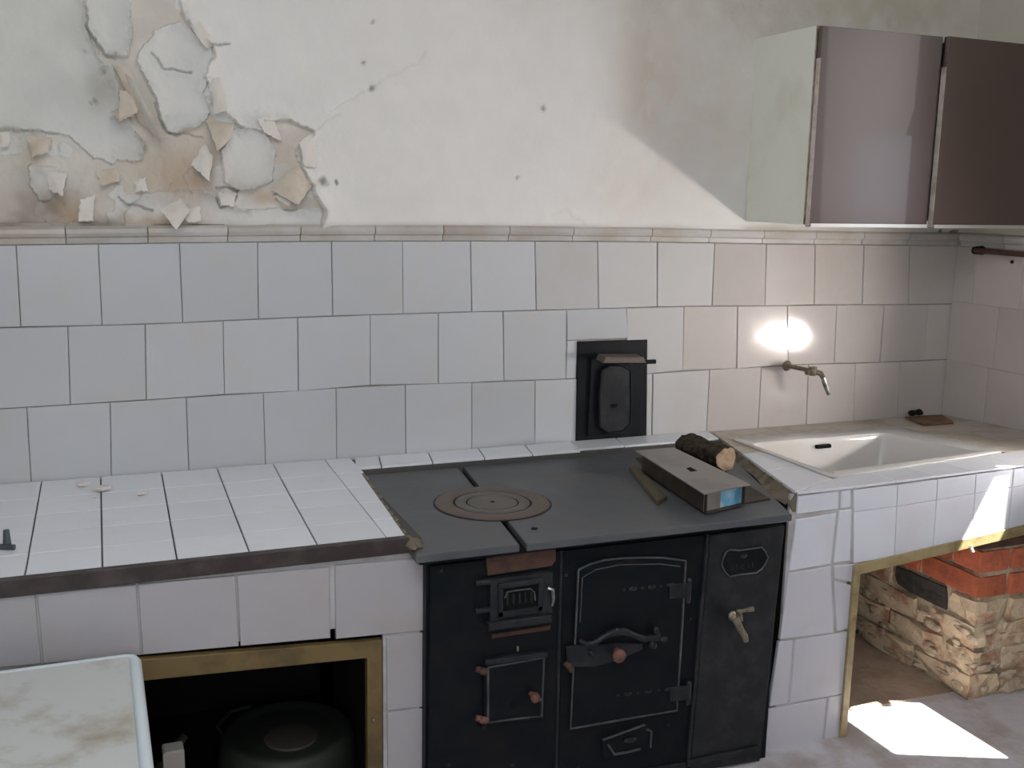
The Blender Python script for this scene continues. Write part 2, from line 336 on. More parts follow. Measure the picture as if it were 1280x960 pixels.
def plaster_field(X, Z, jitter=True):
    jx = fbm(X, Z, 38, 4, 5)*0.020; jz = fbm(X, Z, 38, 4, 11)*0.020
    U, V = X+jx, Z+jz
    base = 0.010*fbm(X, Z, 2.2, 3, 1) + 0.0050*fbm(X, Z, 9, 4, 2) + 0.0022*fbm(X, Z*0.6, 40, 3, 3)
    H = np.full(X.shape, 0.0100); col = np.zeros(X.shape+(3,)); col[:] = (.75, .73, .705)
    inp = pinpoly(U, V, PEEL); dp = pdist(U, V, PEEL)
    # the newest coat lifts at its edge
    H = np.where(~inp, 0.0125 + (0.012+.040*np.clip(.35+3*fbm(X, Z, 9, 2, 71), 0, 1))*np.exp(-dp/0.013), H)
    bare = inp.copy()
    for k, poly in enumerate(OLD):
        m = pinpoly(U, V, poly) & inp; d = pdist(U, V, poly)
        H = np.where(m, 0.0065 + (0.006+.028*np.clip(.25+3*fbm(X, Z, 9, 2, 72+k), 0, 1))*np.exp(-d/0.012), H); col[m] = (.69, .685, .66); bare &= ~m
    H = np.where(bare, 0.0005 + 0.006*fbm(X, Z, 20, 4, 8), H)
    n = fbm(X, Z, 12, 4, 21)
    bc = np.stack([.67+.16*n, .62+.16*n, .555+.18*n], -1); col = np.where(bare[..., None], bc, col)
    pm = bare & (fbm(X, Z, 11, 4, 61) > 0.055); H = H+0.0022*pm; col[pm] = (.71, .70, .675)
    for c in CRK:
        d = pdist(U, V, c, False); k = np.clip(1-d/0.0038, 0, 1); H = H-0.008*k; col = col*(1-0.55*k[..., None])
        side = np.clip(1-d/0.02, 0, 1)*(d > 0.004); H = H+0.0035*side
    for c in FINE:
        d = pdist(U, V, c, False); k = np.clip(1-d/0.004, 0, 1); H = H-0.0022*k; col = col*(1-0.10*k[..., None])
    for a, b, r in SPOT:
        p = at(a, b, 'y', -0.006); d = np.hypot(U-p.x, V-p.z); k = np.clip(1.3-d/r, 0, 1); H = H-0.006*k; col = col*(1-0.6*k[..., None])
    for a, b, rx, rz, c, s in STAIN_SHADE:
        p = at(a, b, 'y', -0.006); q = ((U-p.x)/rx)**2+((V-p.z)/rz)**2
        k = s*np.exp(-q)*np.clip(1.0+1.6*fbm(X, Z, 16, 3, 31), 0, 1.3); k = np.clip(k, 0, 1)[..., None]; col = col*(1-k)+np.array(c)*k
    # water marks just above the border tiles
    k = np.clip(1-(Z-1.345)/0.012, 0, 1)*0.45*np.clip(.7+2*fbm(X, Z, 6, 3, 41), 0, 1); col = col*(1-k[..., None])+np.array((.30, .26, .20))*k[..., None]
    col = col*(1+0.10*fbm(X, Z, 5, 4, 51))[..., None]
    return np.maximum(H+base+0.003, 0.0015), np.clip(col, 0, 1)
def plaster_patch(name, x0, x1, z0, z1, step):
    nx = int((x1-x0)/step)+1; nz = int((z1-z0)/step)+1
    X, Z = np.meshgrid(np.linspace(x0, x1, nx), np.linspace(z0, z1, nz)); H, col = plaster_field(X, Z)
    V = np.stack([X, -H, Z], -1).reshape(-1, 3)
    i = np.arange(nx*nz).reshape(nz, nx); F = np.stack([i[:-1, :-1], i[:-1, 1:], i[1:, 1:], i[1:, :-1]], -1).reshape(-1, 4)
    me = bpy.data.meshes.new(name); me.vertices.add(len(V)); me.vertices.foreach_set('co', V.ravel()); me.loops.add(F.size); me.loops.foreach_set('vertex_index', F.ravel())
    me.polygons.add(len(F)); me.polygons.foreach_set('loop_start', np.arange(0, F.size, 4)); me.update(calc_edges=True)
    a = me.color_attributes.new('Col', 'FLOAT_COLOR', 'POINT'); a.data.foreach_set('color', np.concatenate([col.reshape(-1, 3), np.ones((nx*nz, 1))], 1).ravel())
    me.materials.append(M_plaster); me.polygons.foreach_set('use_smooth', [True]*len(F)); me.validate()
    o = bpy.data.objects.new(name, me); C.objects.link(o); o.parent = WB; return o
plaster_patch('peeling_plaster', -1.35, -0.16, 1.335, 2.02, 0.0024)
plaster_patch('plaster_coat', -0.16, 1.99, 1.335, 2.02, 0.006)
plaster_patch('plaster_coat', -2.4, -1.35, 1.335, 2.02, 0.02)
plaster_patch('plaster_coat', -2.4, 1.99, 2.02, 2.6, 0.02)
MB().box(-2.4, 1.99, -0.012, 0, 1.33, 1.345).build('plaster_bed', M_grout, WB)

# curled flakes of plaster hanging off the wall: four corner pixels with how far each stands off (m)
def flake(cs, bulge=0.006, n=9, th=0.0022, mt=None, jag=0.0022):
    P = [at(a, b, 'y', -0.014-1.5*l) for a, b, l in cs]; T = []; 
    for j in range(n):
        for i in range(n):
            u, v = i/(n-1), j/(n-1)
            p = P[0]*(1-u)*(1-v)+P[1]*u*(1-v)+P[2]*u*v+P[3]*(1-u)*v
            e = 1-4*(u-.5)**2; g = 1-4*(v-.5)**2
            p = p + Vector((0, -1, 0))*bulge*e*g
            if i in (0, n-1) or j in (0, n-1): p = p + Vector((random.uniform(-jag, jag), 0, random.uniform(-jag, jag)))
            T.append(p)
    m = MB(); vs = T + [p+Vector((0, th, 0)) for p in T]; N = n*n; fs = []
    for j in range(n-1):
        for i in range(n-1):
            a, b, c, d = j*n+i, j*n+i+1, (j+1)*n+i+1, (j+1)*n+i
            fs.append([a, b, c, d]); fs.append([N+d, N+c, N+b, N+a])
    ring = [i for i in range(n)] + [j*n+n-1 for j in range(1, n)] + [(n-1)*n+i for i in range(n-2, -1, -1)] + [j*n for j in range(n-2, 0, -1)]
    for k in range(len(ring)):
        a, b = ring[k], ring[(k+1) % len(ring)]; fs.append([a, N+a, N+b, b])
    m.add(vs, fs); o = m.build('plaster_flake', mt or M_flake, WB, smooth=True); return o
M_flake = mat('loose_plaster_flake', (0.72, 0.68, 0.63), 0.85, tint2=(0.62, 0.55, 0.46), scale=18, mixlo=0.5, mixhi=0.8, spec=0.2, bump=0.0005, bscale=80)
M_flaket = mat('tan_plaster_flake', (0.66, 0.58, 0.49), 0.85, tint2=(0.56, 0.47, 0.37), scale=18, spec=0.2, bump=0.0005, bscale=80)
flake([(141, 80, .004), (160, 84, .012), (206, 174, .030), (172, 152, .006)], .012, mt=M_flaket)
flake([(156, 92, .030), (168, 100, .044), (202, 178, .055), (190, 168, .030)], .006, mt=M_flake, jag=.001)
flake([(150, 112, .010), (172, 118, .012), (172, 140, .020), (148, 152, .042)], .008, mt=M_flaket)
flake([(138, 140, .018), (160, 132, .012), (168, 144, .022), (150, 152, .048)], .006, mt=M_flaket)
flake([(256, 178, .008), (266, 196, .014), (262, 226, .045), (238, 206, .030)], .012, mt=M_flake)
flake([(257, 150, .006), (294, 154, .010), (290, 172, .030), (272, 188, .045)], .012, mt=M_flaket)
flake([(200, 262, .035), (226, 248, .008), (238, 262, .012), (221, 287, .055)], .012, mt=M_flake)
flake([(338, 236, .020), (372, 206, .006), (390, 232, .010), (372, 256, .050)], .012, mt=M_flaket)
flake([(340, 244, .010), (352, 238, .008), (376, 240, .012), (360, 258, .035)], .008, mt=M_flake)
flake([(100, 250, .018), (119, 243, .006), (116, 276, .012), (98, 276, .022)], .006, mt=M_flake)
flake([(273, 240, .004), (296, 242, .004), (292, 258, .012), (276, 256, .016)], .006, mt=M_flake)
flake([(168, 226, .004), (182, 222, .003), (184, 238, .008), (170, 240, .012)], .004, mt=M_flake)
flake([(0, 165, .004), (12, 166, .003), (12, 184, .008), (0, 184, .010)], .004, mt=M_flake)

flake([(262, 100, .004), (274, 96, .010), (284, 138, .022), (268, 142, .016)], .006, mt=M_flake)
flake([(238, 32, .010), (250, 26, .004), (268, 56, .004), (258, 60, .016)], .004, mt=M_flake)
flake([(322, 148, .016), (340, 140, .003), (352, 176, .004), (330, 166, .020)], .006, mt=M_flake)
flake([(374, 178, .014), (392, 166, .003), (396, 210, .004), (380, 206, .020)], .006, mt=M_flake)
flake([(34, 170, .004), (66, 172, .006), (60, 190, .016), (40, 196, .012)], .006, mt=M_flaket)
flake([(60, 214, .003), (84, 218, .006), (78, 244, .018), (62, 238, .010)], .006, mt=M_flake)
flake([(228, 262, .006), (250, 258, .004), (252, 276, .014), (234, 278, .012)], .004, mt=M_flake)
flake([(120, 214, .004), (146, 210, .003), (150, 226, .012), (128, 232, .014)], .004, mt=M_flaket)
# ------------------------------------------------------------------ wall tiles (courses follow the photographed joints)
def tile(parent, pts, nrm, th, mt, name='wall_tile', gap=0.0009, bev=0.0016, wob=0.0):
    P = [Vector(p) for p in pts]; c = sum(P, Vector())/len(P); nrm = Vector(nrm)
    Q = [p + (c-p).normalized()*gap*1.4 for p in P]
    m = MB(); m.prism(Q, nrm*th, bev)
    if wob:
        t = Vector((random.uniform(-wob, wob), random.uniform(-wob, wob), random.uniform(-wob, wob)))
        for v in m.v: v += nrm*((v-c).dot(t))
    return m.build(name, mt, parent)
TB = 0.008
b0 = [(-1.7, 1.288), (-1.02, 1.291), (-.61, 1.297), (-.2, 1.302), (.32, 1.303), (.8, 1.301), (1.11, 1.296), (1.99, 1.289)]
rows_px = [
 [(20, 308, 26, 409), (122.6, 307, 127.6, 407), (224.4, 308.5, 228.4, 403.6), (321.8, 307, 323.1, 399), (414.5, 305, 416, 395), (503, 303.5, 504, 392.5), (588, 303.5, 589.8, 390), (668.7, 304, 670.4, 388), (747, 305, 748.3, 386), (821.6, 305, 821.6, 383.5), (893, 308.5, 890, 382.5), (957.5, 310, 956, 382.5), (1018.6, 311, 1018, 381), (1080, 311, 1078, 381), (1137, 311, 1136, 381)],
 [(-18, 412, -14, 512), (84.6, 409, 88, 506), (181.4, 406, 183, 500), (278.8, 402.6, 280.5, 493.3), (372, 400, 373, 489), (462.8, 394, 462.8, 481.5), (547.8, 393.5, 547.8, 480), (629, 391.5, 630, 476.5), (708, 391, 707.5, 474), (783, 387, 784, 470), (855, 386, 853.4, 463), (922, 384, 921, 461), (984, 383.5, 985, 456), (1046, 382.5, 1043, 454.7), (1106, 381, 1100, 453), (1159, 381, 1155.7, 450.6)],
 [(-70, 518, -64, 606), (33.6, 512, 38.6, 599), (137.7, 505, 139, 596), (232.8, 498, 236, 588), (329, 493, 332, 580.6), (420, 487, 421, 575.3), (506.5, 483, 507.5, 567), (589.8, 480, 589.8, 562), (668.7, 476.5, 668.7, 555.5), (747, 473, 747, 550), (816, 468, 815, 545), (887, 463, 883, 538), (951.8, 461.4, 948, 534.6), (1010.6, 457.4, 1008, 530), (1069, 455, 1066.7, 527), (1125.5, 453, 1121.4, 523.5)]]
bl = [b0]
for k in range(3):
    pts = []
    for (a, b, c, d) in rows_px[k]:
        p = at(c, d, 'y', -TB); pts.append((p.x, p.z))
    if k < 2: bl.append([(-2.4, pts[0][1]-.004)]+pts+[(XR, pts[-1][1]-.001)])
bl.append([(-2.4, 0.675), (XR, 0.675)])
def zint(bd, x): return float(np.interp(x, [p[0] for p in bd], [p[1] for p in bd]))
for k in range(3):
    J = [(at(a, b, 'y', -TB).x, at(c, d, 'y', -TB).x) for a, b, c, d in rows_px[k]]
    while J[0][0] > -2.2: J.insert(0, (J[0][0]-.2, J[0][1]-.2))
    J.append((XR-.001, XR-.001))
    for i in range(len(J)-1):
        (a0, a1), (c0, c1) = J[i], J[i+1]
        def q(x, bd): return (x, 0, zint(bd, x))
        pts = [q(a1, bl[k+1]), q(c1, bl[k+1]), q(c0, bl[k]), q(a0, bl[k])]
        mid = (a0+c0)/2
        mt = M_tilewarm if mid > 1.0+random.uniform(-.15, .25) else (M_tilemid if mid > 0.35+random.uniform(-.2, .3) else M_tile)
        if k == 1 and abs(mid-.615) < .06:      # short tile above the flue door, sliver beside it
            zf = 1.006
            pts[0] = (a1, 0, zf); pts[1] = (c1, 0, zf)
            tile(WB, pts, (0, -1, 0), TB, M_tile, wob=.006)
            tile(WB, [(a1, 0, zint(bl[2], a1)), (.536, 0, zint(bl[2], .536)), (.536, 0, zf), (a1, 0, zf)], (0, -1, 0), TB, M_tile)
            continue
        tile(WB, pts, (0, -1, 0), TB + random.uniform(-.0008, .0012), mt, wob=.007)
# right wall tiles
for k in range(3):
    y = 0.0 - (0.11 if k == 1 else 0.0); ys = [-0.009]
    st = [-.12, -.22, -.2][k] if k != 0 else -.1
    ys.append(st)
    while ys[-1] > -0.93: ys.append(ys[-1]-.2)
    zt = [1.289, 1.098, .890][k]; zb = [1.096, .888, .675][k]
    for i in range(len(ys)-1):
        lo = max(ys[i+1], -.94); 
        tile(WRt, [(XR, ys[i], zb), (XR, lo, zb), (XR, lo, zt), (XR, ys[i], zt)], (-1, 0, 0), TB, M_tilewarm, wob=.006)
# moulded border tiles
prof = [(0, .0), (-.011, .0), (-.012, .014), (-.020, .018), (-.0235, .026), (-.0225, .036), (-.016, .0425), (-.006, .045), (0, .045)]
def border(parent, a, b, along='x'):
    m = MB(); n = len(prof); vs = []
    for e in (a, b):
        for d, z in prof:
            if along == 'x': vs.append((e, d, zint(b0, e)+.001+z))
            else: vs.append((XR+d, e, 1.290+z))
    fs = [[i, (i+1) % n, n+(i+1) % n, n+i] for i in range(n)] + [list(range(n)), list(range(n, 2*n))[::-1]]
    m.add(vs, fs); return m.build('border_tile', M_trim, parent)
bx = [at(p, 295, 'y', -.02).x for p in (-140, -18, 82, 185, 285, 376, 469, 554.5, 637, 717, 815, 888, 955, 1020, 1080, 1137)]
while bx[0] > -2.2: bx.insert(0, bx[0]-.2)
bx.append(XR-.001)
for i in range(len(bx)-1): border(WB, bx[i]+.0012, bx[i+1]-.0012)
for i in range(5): border(WRt, -.03-.19*i-.001, -.03-.19*(i+1)+.001, 'y')
MB().box(XR-.005, XR, -.94, -.0, .6, 1.335).build('mortar_bed', M_grout, WRt)
pr = MB(); 
plast_r = MB().box(XR-.012, XR, -.94, -.012, 1.335, 2.6).build('plaster_coat', mat('right_wall_plaster', (.60, .57, .50), .9, tint2=(.52, .48, .41), scale=3, bump=.002, bscale=30, spec=.2), WRt)

# ------------------------------------------------------------------ left tiled counter
ZL = 0.694
CL = thing('tiled_counter', (-.8, -.4, 0), 'white tiled counter left of the stove, brown metal front edge, open dark recess', 'counter')
XL0 = -1.75
body = MB()
body.box(XL0, -.262, -.70, -.022, .505, .684)           # slab
body.box(-.262, -.172, -.725, -.022, 0.0, .684)          # side wall by the stove
body.box(-.262, -.172, -.205, -.022, 0.0, .684)
body.box(XL0, -.80, -.725, -.60, 0.0, .51)              # front wall left of the recess
body.box(XL0, -.26, -.731, -.70, .506, .66)             # lintel
body.box(XL0, -.262, -.022, -.010, 0, .51)
body.build('masonry_body', M_nearblack, CL)
MB().box(-.80, -.262, -.70, -.022, 0.0, .003).build('recess_floor', M_nearblack, CL)
bd2 = MB(); bd2.box(XL0, -.172, -.728, -.012, .684, .6875)
bd2.build('mortar_bed', M_darkjoint, CL)
# counter tiles: columns (px at front edge, px at back), rows
colp = [((-130, 733), (-60, 616)), ((-62, 726), (-12, 611)), ((31, 719), (51, 607)), ((128, 710), (126, 602)), ((222, 702.5), (202.5, 594)), ((313.8, 695), (272.5, 588)), ((399, 685), (343, 583)), ((488, 677), (408, 577))]
cols = []
for f, b in colp:
    F_ = at(*f, 'z', ZL); B_ = at(*b, 'z', ZL); s = (F_.x-B_.x)/(F_.y-B_.y)
    cols.append(lambda y, F_=F_, s=s: F_.x+s*(y-F_.y))
cols.insert(0, lambda y: XL0+.002)
rowy = [-.728, -.590, -.450, -.312, -.172, -.012]
# stove left edge
SBL, SFL, SFR, SBR = at(450, 594, 'z', ZS), at(520, 695, 'z', ZS), at(990, 643, 'z', ZS), at(872, 551, 'z', ZS)
def edge_x(y): return SFL.x + (SBL.x-SFL.x)*(y-SFL.y)/(SBL.y-SFL.y) - .004
cols.append(edge_x)
for j in range(5):
    y0, y1 = rowy[j], rowy[j+1]
    for i in range(len(cols)-1):
        a, b = cols[i], cols[i+1]
        if j == 4 and i == len(cols)-2: b = lambda y: -.165
        tile(CL, [(a(y0), y0, .6875), (b(y0), y0, .6875), (b(y1), y1, .6875), (a(y1), y1, .6875)], (0, 0, 1), ZL-.6875+random.uniform(-.0004, .0006), M_ctile, 'counter_tile', gap=.0016, bev=.0012)
# strip of tiles behind the stove
LGE = thing('tiled_ledge', (.4, -.08, .6), 'narrow row of white tiles running behind the stove at the foot of the wall', 'ledge')
MB().box(-.172, 1.0, -.130, -.012, .60, .6875).build('mortar_bed', M_darkjoint, LGE)
sx = [-.163] + [at(p, q, 'z', ZL).x for p, q in ((482, 582), (546, 577), (608, 570), (667, 565), (726, 560), (782, 555))] + [.93, 1.0]
for i in range(len(sx)-1):
    k = 0.12; yb = -.128 if i < 5 else -.112
    x0, x1 = sx[i], sx[i+1]
    tile(LGE, [(x0-.012, yb, .6875), (x1-.012, yb, .6875), (x1+.01, -.012, .6875), (x0+.01, -.012, .6875)], (0, 0, 1), ZL-.6875, M_ctile, 'counter_tile', gap=.0016, bev=.0012)
# brown front edge
ang = MB(); ang.box(XL0, -.205, -.748, -.729, .662, .698, bev=.002); ang.build('edge_strip', M_angle, CL)
def fpoly(px, y=YF): return [at(a, b, 'y', y) for a, b in px]
def ftiles(parent, polys, mt, th=.010, name='front_tile', y=YF, **k):
    for q in polys: tile(parent, fpoly(q, y+th), (0, -1, 0), th, mt, name, **k)
jl = [(-320, -302), (-200, -188), (-80, -70), (45, 53), (171, 177), (294.5, 299), (412, 413)]
def ytop(x): return 741-(x)*(741-694)/529+2
def ybot(x): return 835-(x)*(835-788)/529
P4 = []
for i in range(len(jl)-1):
    (a, a1), (b, b1) = jl[i], jl[i+1]
    P4.append([(a, ytop(a)), (b, ytop(b)), (b1, ybot(b1)-2), (a1, ybot(a1)-2)])
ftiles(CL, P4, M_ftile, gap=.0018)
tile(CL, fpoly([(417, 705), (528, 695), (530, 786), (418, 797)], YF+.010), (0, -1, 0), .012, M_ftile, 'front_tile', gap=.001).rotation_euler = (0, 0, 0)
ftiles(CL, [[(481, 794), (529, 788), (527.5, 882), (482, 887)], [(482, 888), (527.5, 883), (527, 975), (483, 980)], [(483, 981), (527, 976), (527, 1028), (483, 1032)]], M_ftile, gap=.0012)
# tiles below the lintel course, left of the recess (beside and behind the enamel cabinet)
for i in range(3, -1, -1):
    x1 = -.80-.2*(3-i); x0 = max(x1-.2, XL0)
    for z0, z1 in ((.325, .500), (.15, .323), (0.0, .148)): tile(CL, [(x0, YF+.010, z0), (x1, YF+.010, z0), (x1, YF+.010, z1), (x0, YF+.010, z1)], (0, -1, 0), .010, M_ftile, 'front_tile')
lg = MB(); lg.box(XL0, -.192, -.7335, -.7305, .505, .664); lg.box(-.262, -.178, -.736, -.725, 0, .51); lg.build('grout_bed', M_whitegrout, CL)
# ochre frame round the recess
fo = MB()
T0 = at(177, 823, 'y', YF); T1 = at(476, 799, 'y', YF); T0b = at(177, 846, 'y', YF); T1b = at(458, 820, 'y', YF)
s = (T1.z-T0.z)/(T1.x-T0.x)
xl = -.80; zl = T0.z+s*(xl-T0.x)
wv = at(458, 880, 'y', YF).x; wo = at(477, 880, 'y', YF).x
fo.prism([(xl, YF+.012, zl), (wo, YF+.012, T1.z), (wo, YF+.012, T1.z-.038), (xl, YF+.012, zl-.046)], (0, -.020, 0), .0015)
fo.prism([(wv, YF+.012, T1.z-.036), (wo, YF+.012, T1.z-.036), (wo, YF+.012, 0), (wv, YF+.012, 0)], (0, -.020, 0), .0015)
fo.prism([(xl, YF+.012, zl-.04), (xl+.035, YF+.012, zl-.04), (xl+.035, YF+.012, 0), (xl, YF+.012, 0)], (0, -.020, 0), .0015)
fo.build('opening_frame', M_ochre, CL)
MB().lathe(at(466, 899, 'y', YF-.010), [(.002, 0), (.004, .001), (.003, .005), (.001, .007)], 10, 'y').build('screw_head', M_chrome, CL)
# mortar smear along the stove joint
ms = MB()
for i in range(14):
    t = i/13; y = SFL.y+.04+(SBL.y-.02-SFL.y-.04)*t; x = edge_x(y)+.004
    ms.ball((x+random.uniform(-.003, .003), y, .684), .014, (random.uniform(.5, 1.1), 1.9, .5), 8)
ms.ball((edge_x(-.72)+.012, -.745, .680), .02, (1.1, 1.3, .7), 8)
tag(ms.build('mortar_joint', M_mortar, CL, smooth=True), kind='stuff')

# ------------------------------------------------------------------ right counter with sink
CR = thing('sink_counter', (1.4, -.4, 0), 'white tiled sink counter right of the stove, open underneath towards a brick pier', 'counter')
def ZR(x, y): return .690 + .018*min(1, max(0, -y/.74)) + (.012*max(0, (x-.98)/.6)*min(1, max(0, -y/.74)))
XRE = XR-TB
def cutx(y): return .812 + (1.005-.812)*(-(y)-.74)/(-.70)   # diagonal cut edge beside the stove
def cutx(y): return .812 + (1.005-.812)*((y+.74)/.66)
# sink outline
sO = [at(*q, 'z', .698) for q in ((914, 548), (1122, 533.5), (1256, 573), (1040, 602))]
sI = [at(*q, 'z', .704) for q in ((938, 553), (1106, 541), (1222, 571), (1036, 592.5))]
def rrect(cs, r, n, z):
    """rounded quad loop through corner points"""
    out = []; k = len(cs)
    for i in range(k):
        p = cs[i]; a = (cs[i-1]-p); b = (cs[(i+1) % k]-p); a.z = b.z = 0; a.normalize(); b.normalize()
        p0 = p+a*r; p2 = p+b*r
        for t in range(n+1):
            u = t/n; q = p0*(1-u)**2+p*2*u*(1-u)+p2*u*u
            out.append(Vector((q.x, q.y, (ZR(q.x, q.y)+z) if z is not None else q.z)))
    return out
hole = rrect(sO, .03, 5, 0.0)
# worktop: outer polygon bridged to the hole
outer = [(cutx(-.012), -.012), (XRE, -.012), (XRE, YF+.012), (.815, YF+.012)]
def ring_mesh(outer, hole, dz):
    # subdivide the outer boundary to as many points as the hole, matched by angle
    c = sum(hole, Vector())/len(hole); m = MB(); n = len(hole); O = []
    for h in hole:
        d = Vector((h.x-c.x, h.y-c.y)); best = None
        for i in range(4):
            a = Vector(outer[i])-Vector((c.x, c.y)); b = Vector(outer[(i+1) % 4])-Vector((c.x, c.y)); e = b-a
            den = d.x*e.y-d.y*e.x
            if abs(den) < 1e-9: continue
            t = (a.x*e.y-a.y*e.x)/den; u = (a.x*d.y-a.y*d.x)/den
            if t > 0 and -1e-6 <= u <= 1+1e-6 and (best is None or t < best): best = t
        O.append(Vector((c.x+d.x*best, c.y+d.y*best, 0)))
    for k in range(4):
        q = Vector((*outer[k], 0)); j = min(range(n), key=lambda i: (O[i]-q).length); O[j] = q
    vs = []; 
    for p in O: vs.append((p.x, p.y, ZR(p.x, p.y)+dz))
    for p in hole: vs.append((p.x, p.y, ZR(p.x, p.y)+dz))
    for p in O: vs.append((p.x, p.y, ZR(p.x, p.y)+dz-.03))
    for p in hole: vs.append((p.x, p.y, ZR(p.x, p.y)+dz-.03))
    fs = []
    for i in range(n):
        j = (i+1) % n; fs += [[i, j, n+j, n+i], [2*n+j, 2*n+i, 3*n+i, 3*n+j], [i, 2*n+i, 2*n+j, j], [n+i, n+j, 3*n+j, 3*n+i]]
    return m.add(vs, fs)
ring_mesh(outer, hole, -.005).build('mortar_bed', M_whitegrout, CR)
def ttile(q, mt=M_sinktop): 
    m = MB(); P = [Vector((x, y, ZR(x, y)-.0055)) for x, y in q]; c = sum(P, Vector())/len(P)
    m.prism([p+(c-p).normalized()*.0012 for p in P], (0, 0, .0058), .0011); return m.build('counter_tile', mt, CR)
sBL, sBR, sFR_, sFL_ = [(p.x, p.y) for p in sO]
def lerp(a, b, t): return (a[0]+(b[0]-a[0])*t, a[1]+(b[1]-a[1])*t)
# left strip between the cut edge and the sink
LE0, LE1 = (cutx(-.012), -.012), (.812, YF)
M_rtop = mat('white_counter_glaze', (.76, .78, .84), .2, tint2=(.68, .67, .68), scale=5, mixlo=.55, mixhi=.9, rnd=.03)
for k in range(3):
    t0, t1 = .14+k*.287, .14+(k+1)*.287
    u0, u1 = k/3, (k+1)/3
    A, B = lerp(LE0, LE1, t0), lerp(LE0, LE1, min(t1, 1.0)); D, E = lerp(sBL, sFL_, u0), lerp(sBL, sFL_, u1)
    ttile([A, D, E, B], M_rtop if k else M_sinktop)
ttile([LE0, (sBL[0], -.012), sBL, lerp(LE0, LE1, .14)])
# back strip, right strip, front strip
for k in range(3):
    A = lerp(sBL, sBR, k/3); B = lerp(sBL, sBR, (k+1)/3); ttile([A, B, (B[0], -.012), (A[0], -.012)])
FRY = YF
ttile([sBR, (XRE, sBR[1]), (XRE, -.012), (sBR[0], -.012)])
for k in range(3):
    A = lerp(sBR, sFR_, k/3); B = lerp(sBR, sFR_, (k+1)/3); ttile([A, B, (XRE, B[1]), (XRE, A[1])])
fx = [at(p, q, 'y', YF).x for p, q in ((1066, 609), (1118, 604), (1169, 598), (1217, 592), (1264, 585))]
fx = [.812, fx[0]] + fx[1:] + [1.70, 1.84, XRE]
for k in range(len(fx)-1):
    def back(x):
        if x <= sFL_[0]: return lerp(LE1, sFL_, max(0, (x-.812)/(sFL_[0]-.812)))
        t = min(1, (x-sFL_[0])/(sFR_[0]-sFL_[0])); q = lerp(sFL_, sFR_, t); return (x, q[1])
    a, b = fx[k], fx[k+1]
    if k == 0:
        ttile([(a, YF-.006), (b, YF-.006), back(b), sFL_], M_rtop) if b > sFL_[0] else ttile([(a, YF-.006), (b, YF-.006), sFL_], M_rtop)
    else: ttile([(a, YF-.006), (b, YF-.006), back(b), back(a)], M_rtop)
# structure below
rb = MB()
rb.box(1.0, XRE, YF+.012, YF+.050, .545, .672)             # apron core
rb.box(.800, .985, YF+.012, -.022, 0, .672)                  # side pier beside the stove
rb.box(1.0, XRE, -.10, -.022, .50, .66); 
rb.build('masonry_body', M_nearblack, CR)
rg = MB(); ag = [at(*q, 'y', YF+.010) for q in ((1062, 611), (1280, 583), (1280, 655), (1066, 703))]
ex = XRE
rg.prism([(.80, YF+.013, 0), (1.0, YF+.013, 0), (1.0, YF+.013, .70), (.80, YF+.013, .70)], (0, -.0095, 0))
s_b = (.542-.493)/(1.607-1.011)
rg.prism([(1.0, YF+.013, .495), (XRE, YF+.013, .495+s_b*(XRE-1.0)), (XRE, YF+.013, .712), (1.0, YF+.013, .70)], (0, -.0095, 0))
rg.build('grout_bed', M_whitegrout, CR)
# broken cut edge of the counter beside the stove
ce = MB(); n, mrows = 70, 7; vs = []
for i in range(n):
    t = i/(n-1); y = YF+.004+t*.60; wd = .020+.012*math.sin(t*9)*math.sin(t*4+1)+.010*(1-t)
    for k in range(mrows):
        u = k/(mrows-1); a_ = random.gauss(0, .0016) if 0 < k < mrows-1 else 0
        vs.append((cutx(y)+.003-wd*u**1.4+a_, y+random.gauss(0, .001), (ZR(cutx(y), y)-.001)*(1-u)+(ZS+.0005)*u+a_))
ce.add(vs, [[i*mrows+k, i*mrows+k+1, (i+1)*mrows+k+1, (i+1)*mrows+k] for i in range(n-1) for k in range(mrows-1)])
ce.prism([(cutx(YF+.004)-.018, YF+.004, ZS+.001), (cutx(YF+.004)+.004, YF+.004, ZR(.81, YF)-.002), (cutx(YF+.004)+.004, YF+.004, .655), (cutx(YF+.004)-.004, YF+.004, .655)], (0, -.004, 0))
ce.prism([(cutx(YF+.004)+.004, YF+.004, .66), (cutx(-.13)+.004, -.13, .66), (cutx(-.13)+.03, -.13, .66), (cutx(YF+.004)+.03, YF+.004, .66)], (0, 0, .030))
tag(ce.build('broken_edge', M_mortar, CR, smooth=True), kind='stuff')
# front tiles of the pier between stove and opening
pier = [[(994, 619), (1046, 612), (1046, 635), (992, 642)], [(1049, 612), (1061, 610), (1061, 633), (1048, 635)],
        [(992, 648), (1043, 640), (1036, 704), (983, 713)], [(1046, 637), (1062, 635), (1060, 700), (1039, 703)],
        [(982, 715), (1036, 706), (1040, 790), (972, 798)], [(1039, 724), (1071, 732), (1066, 784), (1043, 788)] , [(1039, 706), (1074, 702), (1072, 729), (1040, 722)],
        [(971, 800), (989, 798), (982, 878), (959, 882)], [(991, 798), (1064, 786), (1056, 865), (984, 878)],
        [(958, 884), (1031, 870), (1024, 934), (951, 948)], [(1033, 869), (1055, 865), (1048, 930), (1026, 934)]]
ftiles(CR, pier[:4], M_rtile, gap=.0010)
ftiles(CR, pier[4:], M_ptile, gap=.0010)
